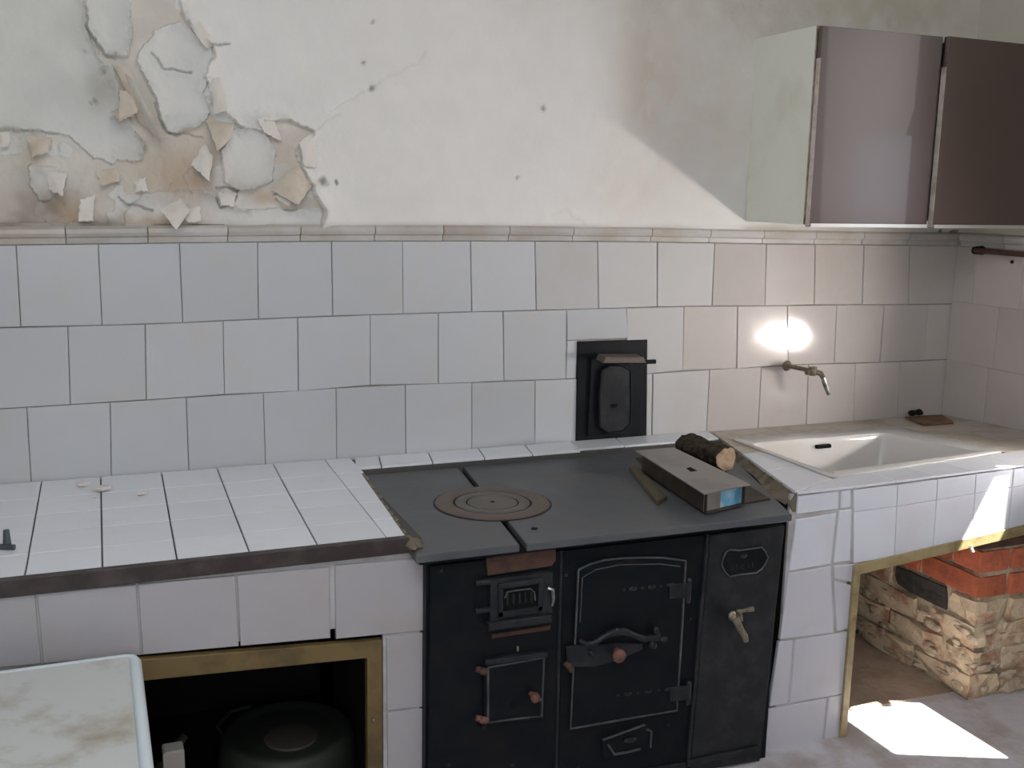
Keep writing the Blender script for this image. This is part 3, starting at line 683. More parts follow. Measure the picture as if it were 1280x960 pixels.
# apron tiles
ap = []
jt = [(1064, 611, 1064, 703), (1119, 605, 1115, 694.5), (1169, 598, 1163, 684), (1217, 591.5, 1211, 672.5), (1264, 585, 1257, 661), (1312, 578, 1304, 650), (1358, 572, 1350, 640), (1402, 566, 1392, 631)]
for i in range(len(jt)-1):
    a, b = jt[i], jt[i+1]; f = .30
    m0 = (a[0]+(a[2]-a[0])*f, a[1]+(a[3]-a[1])*f); m1 = (b[0]+(b[2]-b[0])*f, b[1]+(b[3]-b[1])*f)
    ap.append([(a[0], a[1]), (b[0], b[1]), m1, m0]); ap.append([m0, m1, (b[2], b[3]), (a[2], a[3])])
ftiles(CR, ap, M_rtile, gap=.0008, bev=.001)
# ochre frame of the opening
fr2 = MB()
A = at(1066, 706, 'y', YF); B = at(1280, 656, 'y', YF); sl2 = (B.z-A.z)/(B.x-A.x); zr = A.z+sl2*(XRE-A.x)
fr2.prism([(A.x, YF+.014, A.z), (XRE, YF+.014, zr), (XRE, YF+.014, zr-.030), (A.x, YF+.014, A.z-.030)], (0, -.018, 0), .0015)
fr2.prism([(A.x, YF+.03, A.z-.001), (XRE, YF+.03, zr-.001), (XRE, YF+.03, zr-.030), (A.x, YF+.03, A.z-.030)], (0, -.012, 0), .0015)
fb = at(1050, 926, 'y', YF)
fr2.prism([(A.x, YF+.014, A.z), (A.x+.022, YF+.014, A.z-.02), (A.x+.020, YF+.014, 0), (A.x-.002, YF+.014, 0)], (0, -.022, 0), .0015)
fr2.build('opening_frame', M_ochreR, CR)
MB().tube([at(1214, 684, 'y', YF), at(1214, 684, 'y', YF-.014), at(1216, 690, 'y', YF-.018)], .005, 8).build('frame_hook', M_postw, CR)
MB().tube([at(1071, 788, 'y', YF-.004), at(1072, 793, 'y', YF-.012)], [.006, .004], 8).build('hinge_pin', M_dark, CR)
# floor inside both recesses and out to the brick pier
MB().box(.99, XRE, YF+.10, -.012, 0.0, .004).build('earth_floor', M_floorin, CR)
# dark back of the recess
MB().box(.985, XRE, -.022, -.010, 0.004, .62).build('recess_back', M_nearblack, CR)

# sink
SK = thing('kitchen_sink', (1.35, -.35, .55), 'white porcelain sink set into the counter under the wall tap', 'sink')
loops = [rrect(sO, .028, 5, .0006), rrect(sO, .028, 5, .004)]
def shrink(cs, t): 
    c = sum(cs, Vector())/4; return [p+(c-p)*t for p in cs]
loops.append(rrect(shrink(sO, .02), .028, 5, .006))
loops.append(rrect(shrink(sI, -.015), .030, 5, .005))
loops.append(rrect(sI, .035, 5, .000)); loops.append(rrect(shrink(sI, .015), .04, 5, -.014))
loops.append(rrect(shrink(sI, .05), .05, 5, -.09)); loops.append(rrect(shrink(sI, .10), .06, 5, -.135)); loops.append(rrect(shrink(sI, .25), .06, 5, -.150)); loops.append(rrect(shrink(sI, .92), .006, 5, -.158))
m = MB(); n = len(loops[0]); vs = [p for L in loops for p in L]; fs = []
for k in range(len(loops)-1):
    for i in range(n): j = (i+1) % n; fs.append([k*n+i, k*n+j, (k+1)*n+j, (k+1)*n+i])
fs.append([(len(loops)-1)*n+i for i in range(n)])
# outside shell
base = len(vs)
ol = [rrect(shrink(sO, .03), .03, 5, .001), rrect(shrink(sI, -.0), .05, 5, -.02), rrect(shrink(sI, .04), .05, 5, -.16), rrect(shrink(sI, .9), .01, 5, -.17)]
for L in ol: vs += L
for k in range(len(ol)-1):
    for i in range(n): j = (i+1) % n; fs.append([base+k*n+j, base+k*n+i, base+(k+1)*n+i, base+(k+1)*n+j])
m.add(vs, fs); sk = m.build('basin', M_porc, SK, smooth=True)
ov = at(1028, 557, 'y', -.165)
bk = shrink(sI, .035); mid = (bk[0]+bk[1])/2; 
ovc = Vector((at(1028, 557.5, 'y', bk[0].y*.6+bk[1].y*.4).x, bk[0].y*.62+bk[1].y*.38-.004, at(1028, 557.5, 'y', bk[0].y*.6+bk[1].y*.4).z))
MB().box(ovc.x-.027, ovc.x+.027, ovc.y-.006, ovc.y+.006, ovc.z-.006, ovc.z+.006, bev=.002).build('overflow_slot', M_dark, SK)
MB().lathe((1.34, -.36, .546), [(.0, 0), (.028, 0), (.030, .003), (.024, .004), (.0, .002)], 20).build('drain', M_chrome, SK, smooth=True)

# ------------------------------------------------------------------ brick pier
BP = thing('brick_pier', (1.74, -.35, 0), 'crumbling brick pier under the sink counter, red courses over mortar-smeared pale ones', 'pier')
PX0, PX1, PY0, PY1 = at(1218, 800, 'y', -.708).x, XRE, -.708, -.02
core = MB(); core.box(PX0+.012, PX1-.006, PY0+.012, PY1-.01, 0, .462); core.build('mortar_core', M_pmortar, BP)
_bk = {}
def brick(cx, cy, cz, lx, ly, lz, mt, rough=.002):
    m = MB(); nx, ny, nz = 3, 3, 2
    vs = []; idx = {}
    for i in range(nx+1):
        for j in range(ny+1):
            for k in range(nz+1):
                if 0 < i < nx and 0 < j < ny and 0 < k < nz: continue
                sx_, sy_, sz_ = 2*i/nx-1, 2*j/ny-1, 2*k/nz-1
                e = (abs(sx_) == 1)+(abs(sy_) == 1)+(abs(sz_) == 1); sh = 1-(.012 if e >= 2 else 0)-(.02 if e == 3 else 0)
                idx[i, j, k] = len(vs)
                vs.append((cx+sx_*lx/2*sh+random.gauss(0, rough), cy+sy_*ly/2*sh+random.gauss(0, rough), cz+sz_*lz/2*sh+random.gauss(0, rough*.7)))
    fs = []
    for i in range(nx):
        for j in range(ny):
            fs.append([idx[i, j, 0], idx[i, j+1, 0], idx[i+1, j+1, 0], idx[i+1, j, 0]]); fs.append([idx[i, j, nz], idx[i+1, j, nz], idx[i+1, j+1, nz], idx[i, j+1, nz]])
    for i in range(nx):
        for k in range(nz):
            fs.append([idx[i, 0, k], idx[i+1, 0, k], idx[i+1, 0, k+1], idx[i, 0, k+1]]); fs.append([idx[i, ny, k], idx[i, ny, k+1], idx[i+1, ny, k+1], idx[i+1, ny, k]])
    for j in range(ny):
        for k in range(nz):
            fs.append([idx[0, j, k], idx[0, j, k+1], idx[0, j+1, k+1], idx[0, j+1, k]]); fs.append([idx[nx, j, k], idx[nx, j+1, k], idx[nx, j+1, k+1], idx[nx, j, k+1]])
    m.add(vs, fs); return m.build('brick', mt, BP)
CH = .0765
for c in range(6):
    z = c*CH+CH/2+.004; rough = .0015 if c >= 4 else .005
    # left face, running back from the corner
    L0 = .235 if c % 2 == 0 else .115
    y = PY0; first = True
    while y < PY1-.03:
        L = (L0 if first else .235); L = min(L, PY1-y)
        if c >= 5: mt = M_brick
        elif c == 4: mt = M_brick if y < PY0+.3 else M_brickp
        elif c == 3: mt = M_brickd if (abs(y-(PY0+.115)) < .02) else M_brickp
        else: mt = M_brickp
        if c >= 5 and y > PY0+.45: mt = M_brickd
        dep = .11
        brick(PX0+dep/2+(random.uniform(-.002, .006) if c < 4 else 0), y+L/2, z, dep, L-.012, CH-.013, mt, rough)
        y += L; first = False
    # front face
    x = PX0+.112; L = .115 if c % 2 == 0 else .235; first = True
    while x < PX1-.02:
        l = L if first else .235; l = min(l, PX1-x-.004); mt = M_brick if c >= 4 else M_brickp
        brick(x+l/2, PY0+.055+(random.uniform(-.002, .006) if c < 4 else 0), z, l-.012, .11, CH-.013, mt, rough); x += l; first = False
# lumps of mortar squeezed over the lower courses
lm = MB()
for i in range(90):
    z = random.uniform(.02, .22)
    if random.random() < .6: p = (PX0-.001, random.uniform(PY0, PY1-.1), z)
    else: p = (random.uniform(PX0, PX1-.05), PY0-.001, z)
    r = random.uniform(.006, .018); lm.ball(p, r, (random.uniform(.3, .55), random.uniform(1, 2.4), random.uniform(.4, .9)) if p[0] < PX0 else (random.uniform(1, 2.4), .4, random.uniform(.4, .9)), 8)
tag(lm.build('mortar_lumps', M_pmortar, BP, smooth=True), kind='stuff')
MB().box(PX0-.01, PX1-.002, PY0+.002, PY0+.10, .4655, .492, bev=.003).build('cap_slab', M_rust, BP)
# thin wire crossing in front of the pier
tag(MB().tube([at(1236, 839, 'y', -.70), at(1262, 843, 'y', -.71), at(1282, 847, 'y', -.72), at(1330, 862, 'y', -.72)], .0018, 6).build('wire', M_chrome), 'thin pale wire sticking out from the foot of the brick pier', 'wire')

# ------------------------------------------------------------------ stove
ST = thing('wood_stove', (.28, -.45, 0), 'black cast iron wood-burning range built in between the tiled counters', 'stove')
def S(px, py, d=0): return at(px, py, 'y', YS-d)
XS0, XS1 = S(533, 800).x, at(975, 700, 'y', YS).x
MB().box(XS0, XS1, YS+.006, -.15, .0, ZS-.018).build('stove_body', M_iron, ST)
# top in two plates with a slot between
gB, gF = at(581, 587, 'z', ZS), at(661, 686, 'z', ZS)
hw = .0085
y_f = (SFL.y+SFR.y)/2
def topplate(pts): 
    m = MB(); m.prism([(p.x, p.y, ZS-.018) for p in pts], (0, 0, .018), .002, both=True); return m.build('top_plate', M_top, ST, smooth=False)
topplate([Vector(SFL), Vector((gF.x-hw, SFL.y, 0)), Vector((gB.x-hw, SBL.y, 0)), Vector(SBL)])
topplate([Vector((gF.x+hw, SFL.y-.003, 0)), Vector(SFR), Vector((cutx(SBR.y)-.004, SBR.y, 0)), Vector((gB.x+hw, SBL.y+.012, 0))])
MB().box(XS0-.02, XS1-.01, YS-.012, YS+.02, ZS-.030, ZS-.019).build('top_flange', M_iron, ST)
RC = (at(615.5, 629, 'z', ZS)); 
def disc(name, r0, r1, z, h, mt, seg=56):
    pr_ = [(r0, 0), (r1, 0), (r1, h-.001), (r1-.0015, h), (r0+.0015, h), (r0, h-.001)] if r0 > 0 else [(0, 0), (r1, 0), (r1, h-.001), (r1-.0015, h), (0, h)]
    m = MB(); c = Vector((RC.x, RC.y, z)); n_ = len(pr_); vs = []
    for r, hh in pr_:
        for k in range(seg): th = 2*math.pi*k/seg; vs.append(c+Vector((r*math.cos(th), r*math.sin(th), hh)))
    fs = []
    for i in range(n_ if r0 > 0 else n_-1):
        i2 = (i+1) % n_
        for k in range(seg): k2 = (k+1) % seg; fs.append([i*seg+k, i*seg+k2, i2*seg+k2, i2*seg+k])
    m.add(vs, fs); return m.build(name, mt, ST, smooth=True)
disc('burner_rim', .145, .1485, ZS-.002, .0035, M_iron); disc('burner_ring', .0985, .1435, ZS-.002, .0055, M_ring)
disc('burner_gap', .094, .0985, ZS-.002, .003, M_dark); disc('burner_ring', .066, .0935, ZS-.002, .0055, M_lid); disc('burner_gap', .063, .066, ZS-.002, .004, M_dark); disc('burner_lid', 0, .0625, ZS-.002, .0055, M_lid)
MB().lathe((RC.x, RC.y, ZS+.003), [(0, 0), (.006, 0), (.006, .0012), (0, .0013)], 12).build('lifter_hole', M_dark, ST)
MB().lathe(at(668, 661, 'z', ZS), [(0, 0), (.008, 0), (.007, .003), (0, .004)], 12).build('rivet', M_iron, ST)

def plate(name, px, d0, d1, mt, parent=ST, bev=.0015, sm=False):
    return MB().prism([S(a, b, d0) for a, b in px], (0, -(d1-d0), 0), bev).build(name, mt, parent, smooth=sm)
# front panels
plate('front_panel', [(536, 706), (699, 687), (691, 990), (533, 1010)], -.006, .004, M_iron)
plate('front_panel', [(702, 687), (881, 667), (856, 962), (695, 990)], -.006, .003, M_iron)
plate('front_panel', [(884, 667), (977, 655), (946, 948), (859, 962)], -.006, .008, M_irong)
plate('panel_seam', [(699, 688), (703, 687), (696, 985), (692, 986)], .002, .008, M_irong)
plate('panel_seam', [(881, 667), (885, 666), (860, 955), (856, 956)], .002, .012, M_irong)
plate('plinth_strip', [(857, 948), (946, 930), (945, 937), (856, 956)], .004, .016, M_irong)
plate('plinth_strip', [(693, 981), (856, 951), (856, 958), (693, 989)], .002, .010, M_irong)
for a, b in ((551, 713), (707, 718), (862, 773), (560, 955), (834, 905), (640, 955), (722, 960)): MB().lathe(S(a, b, .002), [(0, 0), (.005, .001), (.004, .005), (0, .006)], 10, 'y').build('rivet', M_irong, ST, smooth=True)
# oven door with arched top
def arch(px0, py0, px1, py1, rise, bl_, br_):
    pts = [bl_, br_, (px1, py1)]
    for k in range(1, 12):
        t = k/12; x = px1+(px0-px1)*t; y = py1+(py0-py1)*t-rise*4*t*(1-t)*(1.25-.5*t if True else 1); pts.append((x, y))
    pts.append((px0, py0)); return pts
od = [(723, 712), (738, 705), (756, 700), (776, 698), (800, 697), (828, 697), (857, 701), (855, 740), (850, 820), (846, 888), (780, 899), (713, 911), (716, 850), (720, 780)]
D = plate('oven_door', od, .003, .012, M_iron)
inner = [(726, 718), (740, 709), (757, 704), (777, 702), (800, 701), (826, 701), (853, 704), (851, 740), (846, 820), (842, 885), (780, 894), (717, 906), (720, 850), (723, 780)]
def rim(name, loop, d, r, mt, parent, close=True):
    P = [S(a, b, d) for a, b in loop]; m = MB(); P2 = P+[P[0]] if close else P
    return m.tube(P2, r, 8).build(name, mt, parent, smooth=True)
rim('door_moulding', od, .012, .0028, M_edgeiron, D)
rim('door_moulding', [(725, 778), (728, 722), (745, 712), (775, 706), (825, 705), (850, 708)], .012, .0014, M_edgeiron, D, False)
# hinges right of the oven door
for y in (738, 866):
    h = MB(); c = S(860, y, .012); h.tube([c+Vector((0, 0, -.024)), c+Vector((0, 0, .024))], .008, 10)
    for k in (-1, 1): h.ball(c+Vector((0, 0, .026*k)), .008, seg=8)
    h.prism([S(836, y-8, .010), S(858, y-10, .010), S(858, y+8, .010), S(836, y+10, .010)], (0, -.006, 0), .001); h.build('hinge', M_irong, D, smooth=True)
# cast ornament rows at top and bottom of the oven door
for (x0, y0, x1, y1) in ((780, 737, 838, 731), (772, 869, 836, 861)):
    for k in range(6):
        t = k/5; MB().ball(S(x0+(x1-x0)*t, y0+(y1-y0)*t, .012), .005+.002*(k % 2), (1.6 if k % 2 else .9, .5, .8), 8).build('cast_ornament', M_irong, D, smooth=True)
# latch bar across the oven door
LH = MB()
LH.tube([S(724, 800, .020), S(732, 805, .024), S(742, 804, .026), S(756, 795, .028), S(768, 790, .03), S(780, 789, .03), S(792, 794, .028), S(806, 799, .026), S(816, 797, .025), S(824, 795, .026)], [.004, .006, .007, .008, .010, .010, .008, .008, .010, .012], 10)
LH.ball(S(771, 787, .034), .006, seg=8); LH.ball(S(820, 788, .03), .010, (.8, .8, 1.2), 10); LH.ball(S(829, 799, .03), .011, (1.1, .8, .8), 10); LH.ball(S(816, 806, .026), .012, (1, .7, 1), 10)
LH.prism([S(706, 807, .010), S(724, 804, .010), S(752, 803, .010), S(800, 802, .010), S(802, 810, .010), S(770, 824, .010), S(742, 832, .010), S(708, 832, .010)], (0, -.010, 0), .002)
LH.build('latch_handle', M_irong, D, smooth=True)
MB().ball(S(739, 816, .024), .008, seg=10).build('latch_rivet', M_irong, D, smooth=True)
kb = MB(); kb.tube([S(770, 812, .012), S(773, 819, .045)], [.009, .010], 10); kb.ball(S(774, 820, .050), .017, (1, .7, 1), 14); kb.build('latch_knob', M_rustlit, D, smooth=True)
kt = MB(); kt.tube([S(706, 828, .014), S(712, 834, .020), S(714, 840, .018)], [.008, .007, .004], 8); kt.build('latch_tip', M_rust, D, smooth=True)
# rusty bare strip and small grille door upper left
plate('rusty_strip', [(607, 697), (694, 684), (694, 700), (689, 707), (609, 719)], .004, .009, M_rust)
G = plate('firebox_door', [(610, 722), (688, 712), (687, 776), (610, 786)], .004, .020, M_irong)
fg = MB()
for q in ([(622, 729), (678, 721), (678, 728), (622, 736)], [(622, 736), (628, 735), (628, 770), (622, 771)], [(672, 728), (678, 727), (677, 762), (671, 763)], [(622, 764), (677, 756), (677, 764), (622, 772)]):
    fg.prism([S(a, b, .019) for a, b in q], (0, -.007, 0), .0012)
fg.build('grille_frame', M_irong, G)
plate('grille_back', [(628, 735), (672, 728), (671, 757), (628, 764)], .019, .0205, M_dark, G, 0)
for k in range(5):
    x = 634+k*7.5; y = 743-k*1.0
    MB().tube([S(x, y, .022), S(x+.3, y+13, .022)], .0028, 6).build('grille_bar', M_irong, G, smooth=True)
rim('grille_moulding', [(631, 748), (634, 740), (645, 738), (663, 736), (668, 740), (669, 750)], .022, .0022, M_edgeiron, G, False)
plate('door_ledge', [(608, 777), (688, 766), (688, 776), (608, 787)], .018, .032, M_irong, G, .003)
for q in (727, 762):
    MB().tube([S(594, q+2, .014), S(612, q, .014)], [.007, .008], 10).build('hinge', M_irong, G, smooth=True)
MB().tube([S(685, 735, .024), S(691, 737, .030), S(692, 748, .030), S(690, 757, .026)], [.005, .005, .004, .003], 8).build('latch', M_chrome, G, smooth=True)
plate('rusty_strip', [(614, 792), (688, 781), (687, 787), (614, 798)], .004, .008, M_rust)
MB().ball(S(647, 811, .008), .006, (.6, .6, 1.3), 8).build('rivet', M_brass, ST, smooth=True)
# lower ash door
AD = plate('ash_door', [(603, 832), (612, 829), (682, 818), (678, 896), (612, 905), (604, 908)], .004, .014, M_iron)
rim('door_moulding', [(610, 834), (640, 829), (680, 822), (677, 895), (640, 899), (610, 903)], .014, .0030, M_edgeiron, AD)
plate('door_lip', [(604, 822), (682, 812), (682, 818), (604, 829)], .004, .020, M_irong, AD)
MB().lathe(S(642, 881, .014), [(0, 0), (.010, 0), (.010, .0012), (0, .0013)], 16, 'y').build('draught_hole', M_dark, AD)
ak = MB(); ak.tube([S(664, 867, .012), S(668, 871, .034)], [.006, .008], 8); ak.ball(S(669, 872, .036), .012, (1, .8, 1.1), 12); ak.tube([S(662, 866, .03), S(676, 875, .034)], .005, 8); ak.build('knob', M_rustlit, AD, smooth=True)
for y in (838, 899):
    hh = MB(); hh.tube([S(595, y-2, .010), S(608, y+2, .014)], [.007, .009], 8); hh.ball(S(603, y+1, .016), .009, seg=8); hh.build('hinge', M_rust if y < 850 else M_rustlit, AD, smooth=True)
MB().tube([S(606, 906, .014), S(604, 912, .016)], [.006, .003], 8).build('hinge_pin', M_irong, AD, smooth=True)
# low draught slide, tilted
DS = plate('draught_slide', [(752, 925), (806, 906), (815, 914), (813, 933), (760, 950), (752, 945)], .003, .010, M_iron)
rim('slide_rim', [(753, 925), (806, 906)], .012, .0030, M_edgeiron, DS, False); rim('slide_rim', [(808, 912), (814, 914), (813, 934)], .012, .0030, M_edgeiron, DS, False)
rim('slide_rim', [(760, 931), (768, 943), (785, 940), (800, 936)], .012, .0032, M_edgeiron, DS, False)
MB().ball(S(788, 925, .014), .010, (1.8, .5, .8), 8).build('slide_relief', M_irong, DS, smooth=True)
# name plate, shield shaped, with worn raised lettering
pl = [(904, 697), (908, 689), (913, 687), (925, 688), (945, 685), (952, 684), (957, 690), (960, 697), (957, 704), (952, 711), (945, 716), (925, 718), (912, 721), (906, 715), (902, 706)]
NP = plate('name_plate', pl, .008, .012, M_iron)
rim('plate_rim', pl, .012, .0022, M_edgeiron, NP)
def strokes(x, y, segs, sc):   # worn raised letters as short bars
    m = MB()
    for a, b, c, d in segs: m.tube([S(x+a*sc, y+b*sc-(a*sc)*.1, .0125), S(x+c*sc, y+d*sc-(c*sc)*.1, .0125)], .0011, 5)
    return m
WL = [[(0, .4, 0, 2), (.8, .2, .8, 1.7), (0, 2, .8, 1.8)], [(.3, .3, .3, 2), (.3, 1, .9, .9)], [(0, .5, .1, 2), (.1, 2, .9, 2), (.9, .4, .9, 1.2)], [(.2, 0, .2, 1.9), (.9, .5, .9, 2)], [(.1, .2, 0, 1.8), (0, 1.1, .7, 1.3)]]
for i, sg in enumerate(WL): strokes(913+i*6.8, 705-i*.7, sg, 3.6).build('worn_letter', M_irong, NP)
MB().ball(S(930, 695, .012), .007, (1.5, .4, .8), 8).build('plate_emblem', M_irong, NP, smooth=True)
# brass drain tap
TP = MB(); TP.tube([S(916, 771, .006), S(916, 771, .055)], [.012, .010], 12)
TP.tube([S(917, 770, .060), S(921, 778, .060), S(926, 788, .062), S(931, 795, .064), S(932, 801, .062)], [.011, .010, .009, .008, .007], 12)
tp = TP.build('drain_tap', M_brass, ST, smooth=True)
MB().ball(S(915, 769, .066), .011, (1, .7, 1), 12).build('tap_boss', M_brass, tp, smooth=True)
MB().tube([S(920, 764, .060), S(930, 763, .060), S(941, 761, .060)], [.004, .0045, .007], 10).build('tap_lever', M_brass, tp, smooth=True)
MB().tube([S(924, 764, .060), S(926, 776, .060)], [.006, .006], 10).build('tap_stem', M_brass, tp, smooth=True)

# ------------------------------------------------------------------ things on the stove
def zat(px, py, z): return at(px, py, 'z', z)
# metal sheet and slat under the box
sh = [zat(*q, ZS+.0045) for q in ((795, 572), (870, 566), (963, 623), (880, 637))]
tag(MB().prism([(p.x, p.y, ZS+.0005) for p in sh], (0, 0, .004), .001).build('metal_sheet', M_boxside), 'thin rusty metal sheet lying flat on the stove under the tin box', 'sheet')
sv = [zat(*q, ZS+.014) for q in ((786, 583), (795, 580), (834, 619), (822, 626))]
tag(MB().prism([(p.x, p.y, ZS+.001) for p in sv], (0, 0, .013), .002).build('scrap_wood', M_wood), 'short olive-brown scrap of wood against the left side of the tin box', 'slat')
BX = thing('tin_box', (.62, -.52, ZS+.005), 'long flat grey tin box with a small slot in its lid, lying on the stove', 'box')
zt = .738
top = [zat(*q, zt) for q in ((794, 563), (842, 559), (938, 605), (880, 617))]
MB().prism([(p.x, p.y, zt-.004) for p in top], (0, 0, .004), .001, both=True).build('lid', M_boxtop, BX)
c = sum(top, Vector())/4
lo = [p+(c-p)*.07 for p in top]; lo[0] = lo[0]+Vector((.012, 0, 0)); lo[3] = lo[3]+Vector((.012, 0, 0)); z0 = ZS+.006
def wall(a, b, nm, mt, th=.002, z1=zt-.0045):
    d = (b-a).normalized(); nn = Vector((-d.y, d.x, 0)); 
    return MB().prism([(a.x, a.y, z0), (b.x, b.y, z0), (b.x+nn.x*th, b.y+nn.y*th, z0), (a.x+nn.x*th, a.y+nn.y*th, z0)], (0, 0, z1-z0)).build(nm, mt, BX)
wall(lo[0], lo[3], 'side_wall', M_boxside); wall(lo[2], lo[1], 'side_wall', M_boxside); wall(lo[1], lo[0], 'end_wall', M_boxside)
e0, e1 = lo[3]+(lo[0]-lo[3]).normalized()*.012, lo[2]+(lo[1]-lo[2]).normalized()*.012
wall(e0, e0+(e1-e0)*.42, 'end_wall', M_boxtop); wall(e0+(e1-e0)*.42, e1, 'blue_label', M_blue)['label'] = 'blue printed end label'
MB().prism([(p.x, p.y, z0-.001) for p in lo], (0, 0, .003)).build('base', M_boxside, BX)
sc_ = [zat(*q, zt+.001) for q in ((858, 585), (863, 584), (871, 588), (864, 589))]
MB().prism([(p.x, p.y, zt) for p in sc_], (0, 0, .0012)).build('lid_slot', M_dark, BX)
# log
LG = thing('firewood_log', (.82, -.35, ZS), 'short round log with dark bark and pale sawn end, lying beside the tin box', 'log')
la, lb = at(857, 556, 'z', .714), at(907, 574, 'z', .716); dr = (lb-la).normalized(); la2 = la
m = MB(); nseg = 22; nr = 12; up = Vector((0, 0, 1)); a = dr.cross(up).normalized(); b = a.cross(dr)
vs = []
for i in range(nr):
    t = i/(nr-1); p = la2.lerp(lb, t)
    for k in range(nseg):
        th = 2*math.pi*k/nseg; r = .0345*(1+.08*math.sin(th*3+1)+.05*math.sin(th*7+t*5))+random.uniform(-.0015, .0018)+.002*math.sin(t*9)
        vs.append(p+(a*math.cos(th)+b*math.sin(th))*r)
fs = [[i*nseg+k, i*nseg+(k+1) % nseg, (i+1)*nseg+(k+1) % nseg, (i+1)*nseg+k] for i in range(nr-1) for k in range(nseg)]+[list(range(nseg))[::-1]]
endl = vs[-nseg:]; m.add(vs, fs+[[(nr-1)*nseg+k for k in range(nseg)]]); m.build('bark', M_bark, LG, smooth=True)
cc = sum(endl, Vector())/nseg; m = MB(); m.prism([cc+(p-cc)*.93+dr*.0005 for p in endl], dr*.003); m.build('sawn_end', M_endg, LG)

# ------------------------------------------------------------------ flue door on the wall
FD = thing('flue_door', (.66, -.02, .70), 'small black cast iron flue door set in the wall tiles above the stove', 'flue door')
def Wl(px, py, d=.01): return at(px, py, 'y', -d)
def wplate(name, px, d0, d1, mt, parent, bev=.0015):
    return MB().prism([Wl(a, b, d0) for a, b in px], (0, -(d1-d0), 0), bev).build(name, mt, parent)
wplate('surround', [(720, 427), (807, 424), (806, 545), (718, 551)], .001, .014, M_iron, FD)
wplate('raised_panel', [(738, 446), (801, 443), (800, 540), (733, 545)], .014, .022, M_iron, FD)
ov_ = [(752, 463), (762, 457), (777, 457), (788, 463), (789, 500), (788, 530), (778, 539), (760, 541), (750, 533), (749, 498)]
OD = wplate('oval_door', ov_, .022, .030, M_irong, FD)
MB().tube([Wl(a, b, .030) for a, b in ov_+[ov_[0]]], .0032, 8).build('door_rim', M_iron, OD, smooth=True)
MB().ball(Wl(768, 507, .034), .008, (1.6, .7, .7), 10).build('door_knob', M_iron, OD, smooth=True)
MB().prism([Wl(745, 449, .022), Wl(798, 449, .022), Wl(795, 442, .022), Wl(748, 442, .022)], (0, -.050, -.004), .001).build('hood_ledge', M_ring, FD)
MB().tube([Wl(792, 453, .060), Wl(819, 452, .060)], .007, 10).build('damper_rod', M_iron, FD, smooth=True)
MB().tube([Wl(788, 452, .02), Wl(790, 454, .06)], .006, 8).build('rod_bracket', M_irong, FD, smooth=True)

# ------------------------------------------------------------------ wall tap over the sink
TPW = thing('wall_tap', tuple(Wl(985, 458, .0)), 'corroded wall tap with a bent metal spout over the white sink', 'tap')
MB().lathe(Wl(983, 457, .008), [(0, 0), (.016, 0), (.018, .004), (.012, .012), (.008, .014), (0, .014)], 20, 'y').build('wall_flange', M_pipe, TPW, smooth=True)
p0, p1 = Wl(983, 457, .02), at(1016, 464, 'y', -.105)
MB().tube([p0, p1], .0075, 12).build('pipe', M_pipe, TPW, smooth=True)
m = MB(); m.ball(p1, .015, (1, 1, 1.05), 12); m.lathe(p1+Vector((0, 0, -.014)), [(0, 0), (.013, 0), (.013, .028), (0, .028)], 12); m.build('valve_body', M_pipe, TPW, smooth=True)
MB().tube([p1+Vector((-.004, 0, -.002)), at(1008, 466, 'y', -.11)], [.006, .008], 8).build('tap_key', M_pipe, TPW, smooth=True)
q = [p1, at(1026, 467, 'y', -.12), at(1030, 474, 'y', -.125)]; MB().tube(q, [.010, .009, .008], 12).build('elbow', M_pipe, TPW, smooth=True)
MB().tube([at(1029, 472, 'y', -.125), at(1032, 482, 'y', -.127), at(1036, 493, 'y', -.128)], [.0085, .0085, .006], 12).build('spout', M_chrome, TPW, smooth=True)

# ------------------------------------------------------------------ wall cabinet
CB = thing('wall_cabinet', (1.55, -.02, 1.36), 'brown two-door wall cabinet with pale green-grey side, hung in the upper right corner', 'cabinet')
cx0, cx1, cd, cz0, cz1 = 1.104, XR-.014, .315, 1.366, 1.918
cb = MB(); t = .018
cb.box(cx0, cx0+t, -cd, -.017, cz0, cz1, bev=.001); cb.build('side_panel', M_cside, CB)
MB().box(cx1-t, cx1, -cd, -.017, cz0, cz1).build('side_panel', M_cside, CB)
MB().box(cx0+t, cx1-t, -cd, -.017, cz0, cz0+t).build('bottom_panel', M_cside, CB)
MB().box(cx0+t, cx1-t, -cd, -.017, cz1-t, cz1).build('top_panel', M_cside, CB)
MB().box(cx0+t, cx1-t, -.020, -.014, cz0+t, cz1-t).build('back_panel', M_cside, CB)
MB().box(cx0-.002, cx0+t, -cd-.001, -cd+.003, cz0, cz1).build('edge_banding', M_edge, CB)
xm = at(1168, 170, 'y', -.335).x
def door(hx, fx_, ang, y):
    Wd = abs(fx_-hx); sgn = 1 if fx_ > hx else -1
    R = Matrix.Rotation(ang, 4, 'Z'); T = Matrix.Translation((hx, y, 0))
    def tr(m):
        for v in m.v: v[:] = (T @ R @ Matrix.Translation((-hx, -y, 0)) @ v)
        return m
    a, b = sorted((hx, fx_)); D = tr(MB().box(a, b, y-.018, y, cz0-.006, cz1-.004, bev=.0008)).build('door', M_door, CB)
    tr(MB().box(a+.003, b-.003, y-.022, y-.0181, cz0-.006, cz0+.004)).build('bottom_trim', M_alu, D)
    e = a if True else b
    tr(MB().box(a-.0012, a-.0001, y-.018, y, cz0-.004, cz1-.09)).build('door_edge', M_ledge, D)
    return D
door(cx0+.001, xm-.004, math.radians(-.3), -cd-.004)
D2 = door(cx1+.0, xm+.002, math.radians(2.3), -cd-.006)
MB().box(cx0+.0005, cx0+.006, -cd-.004, -cd-.001, cz0+.01, cz1-.01).build('gap_shade_strip', M_dark, CB)  # dark strip put in for the shade of the door gap

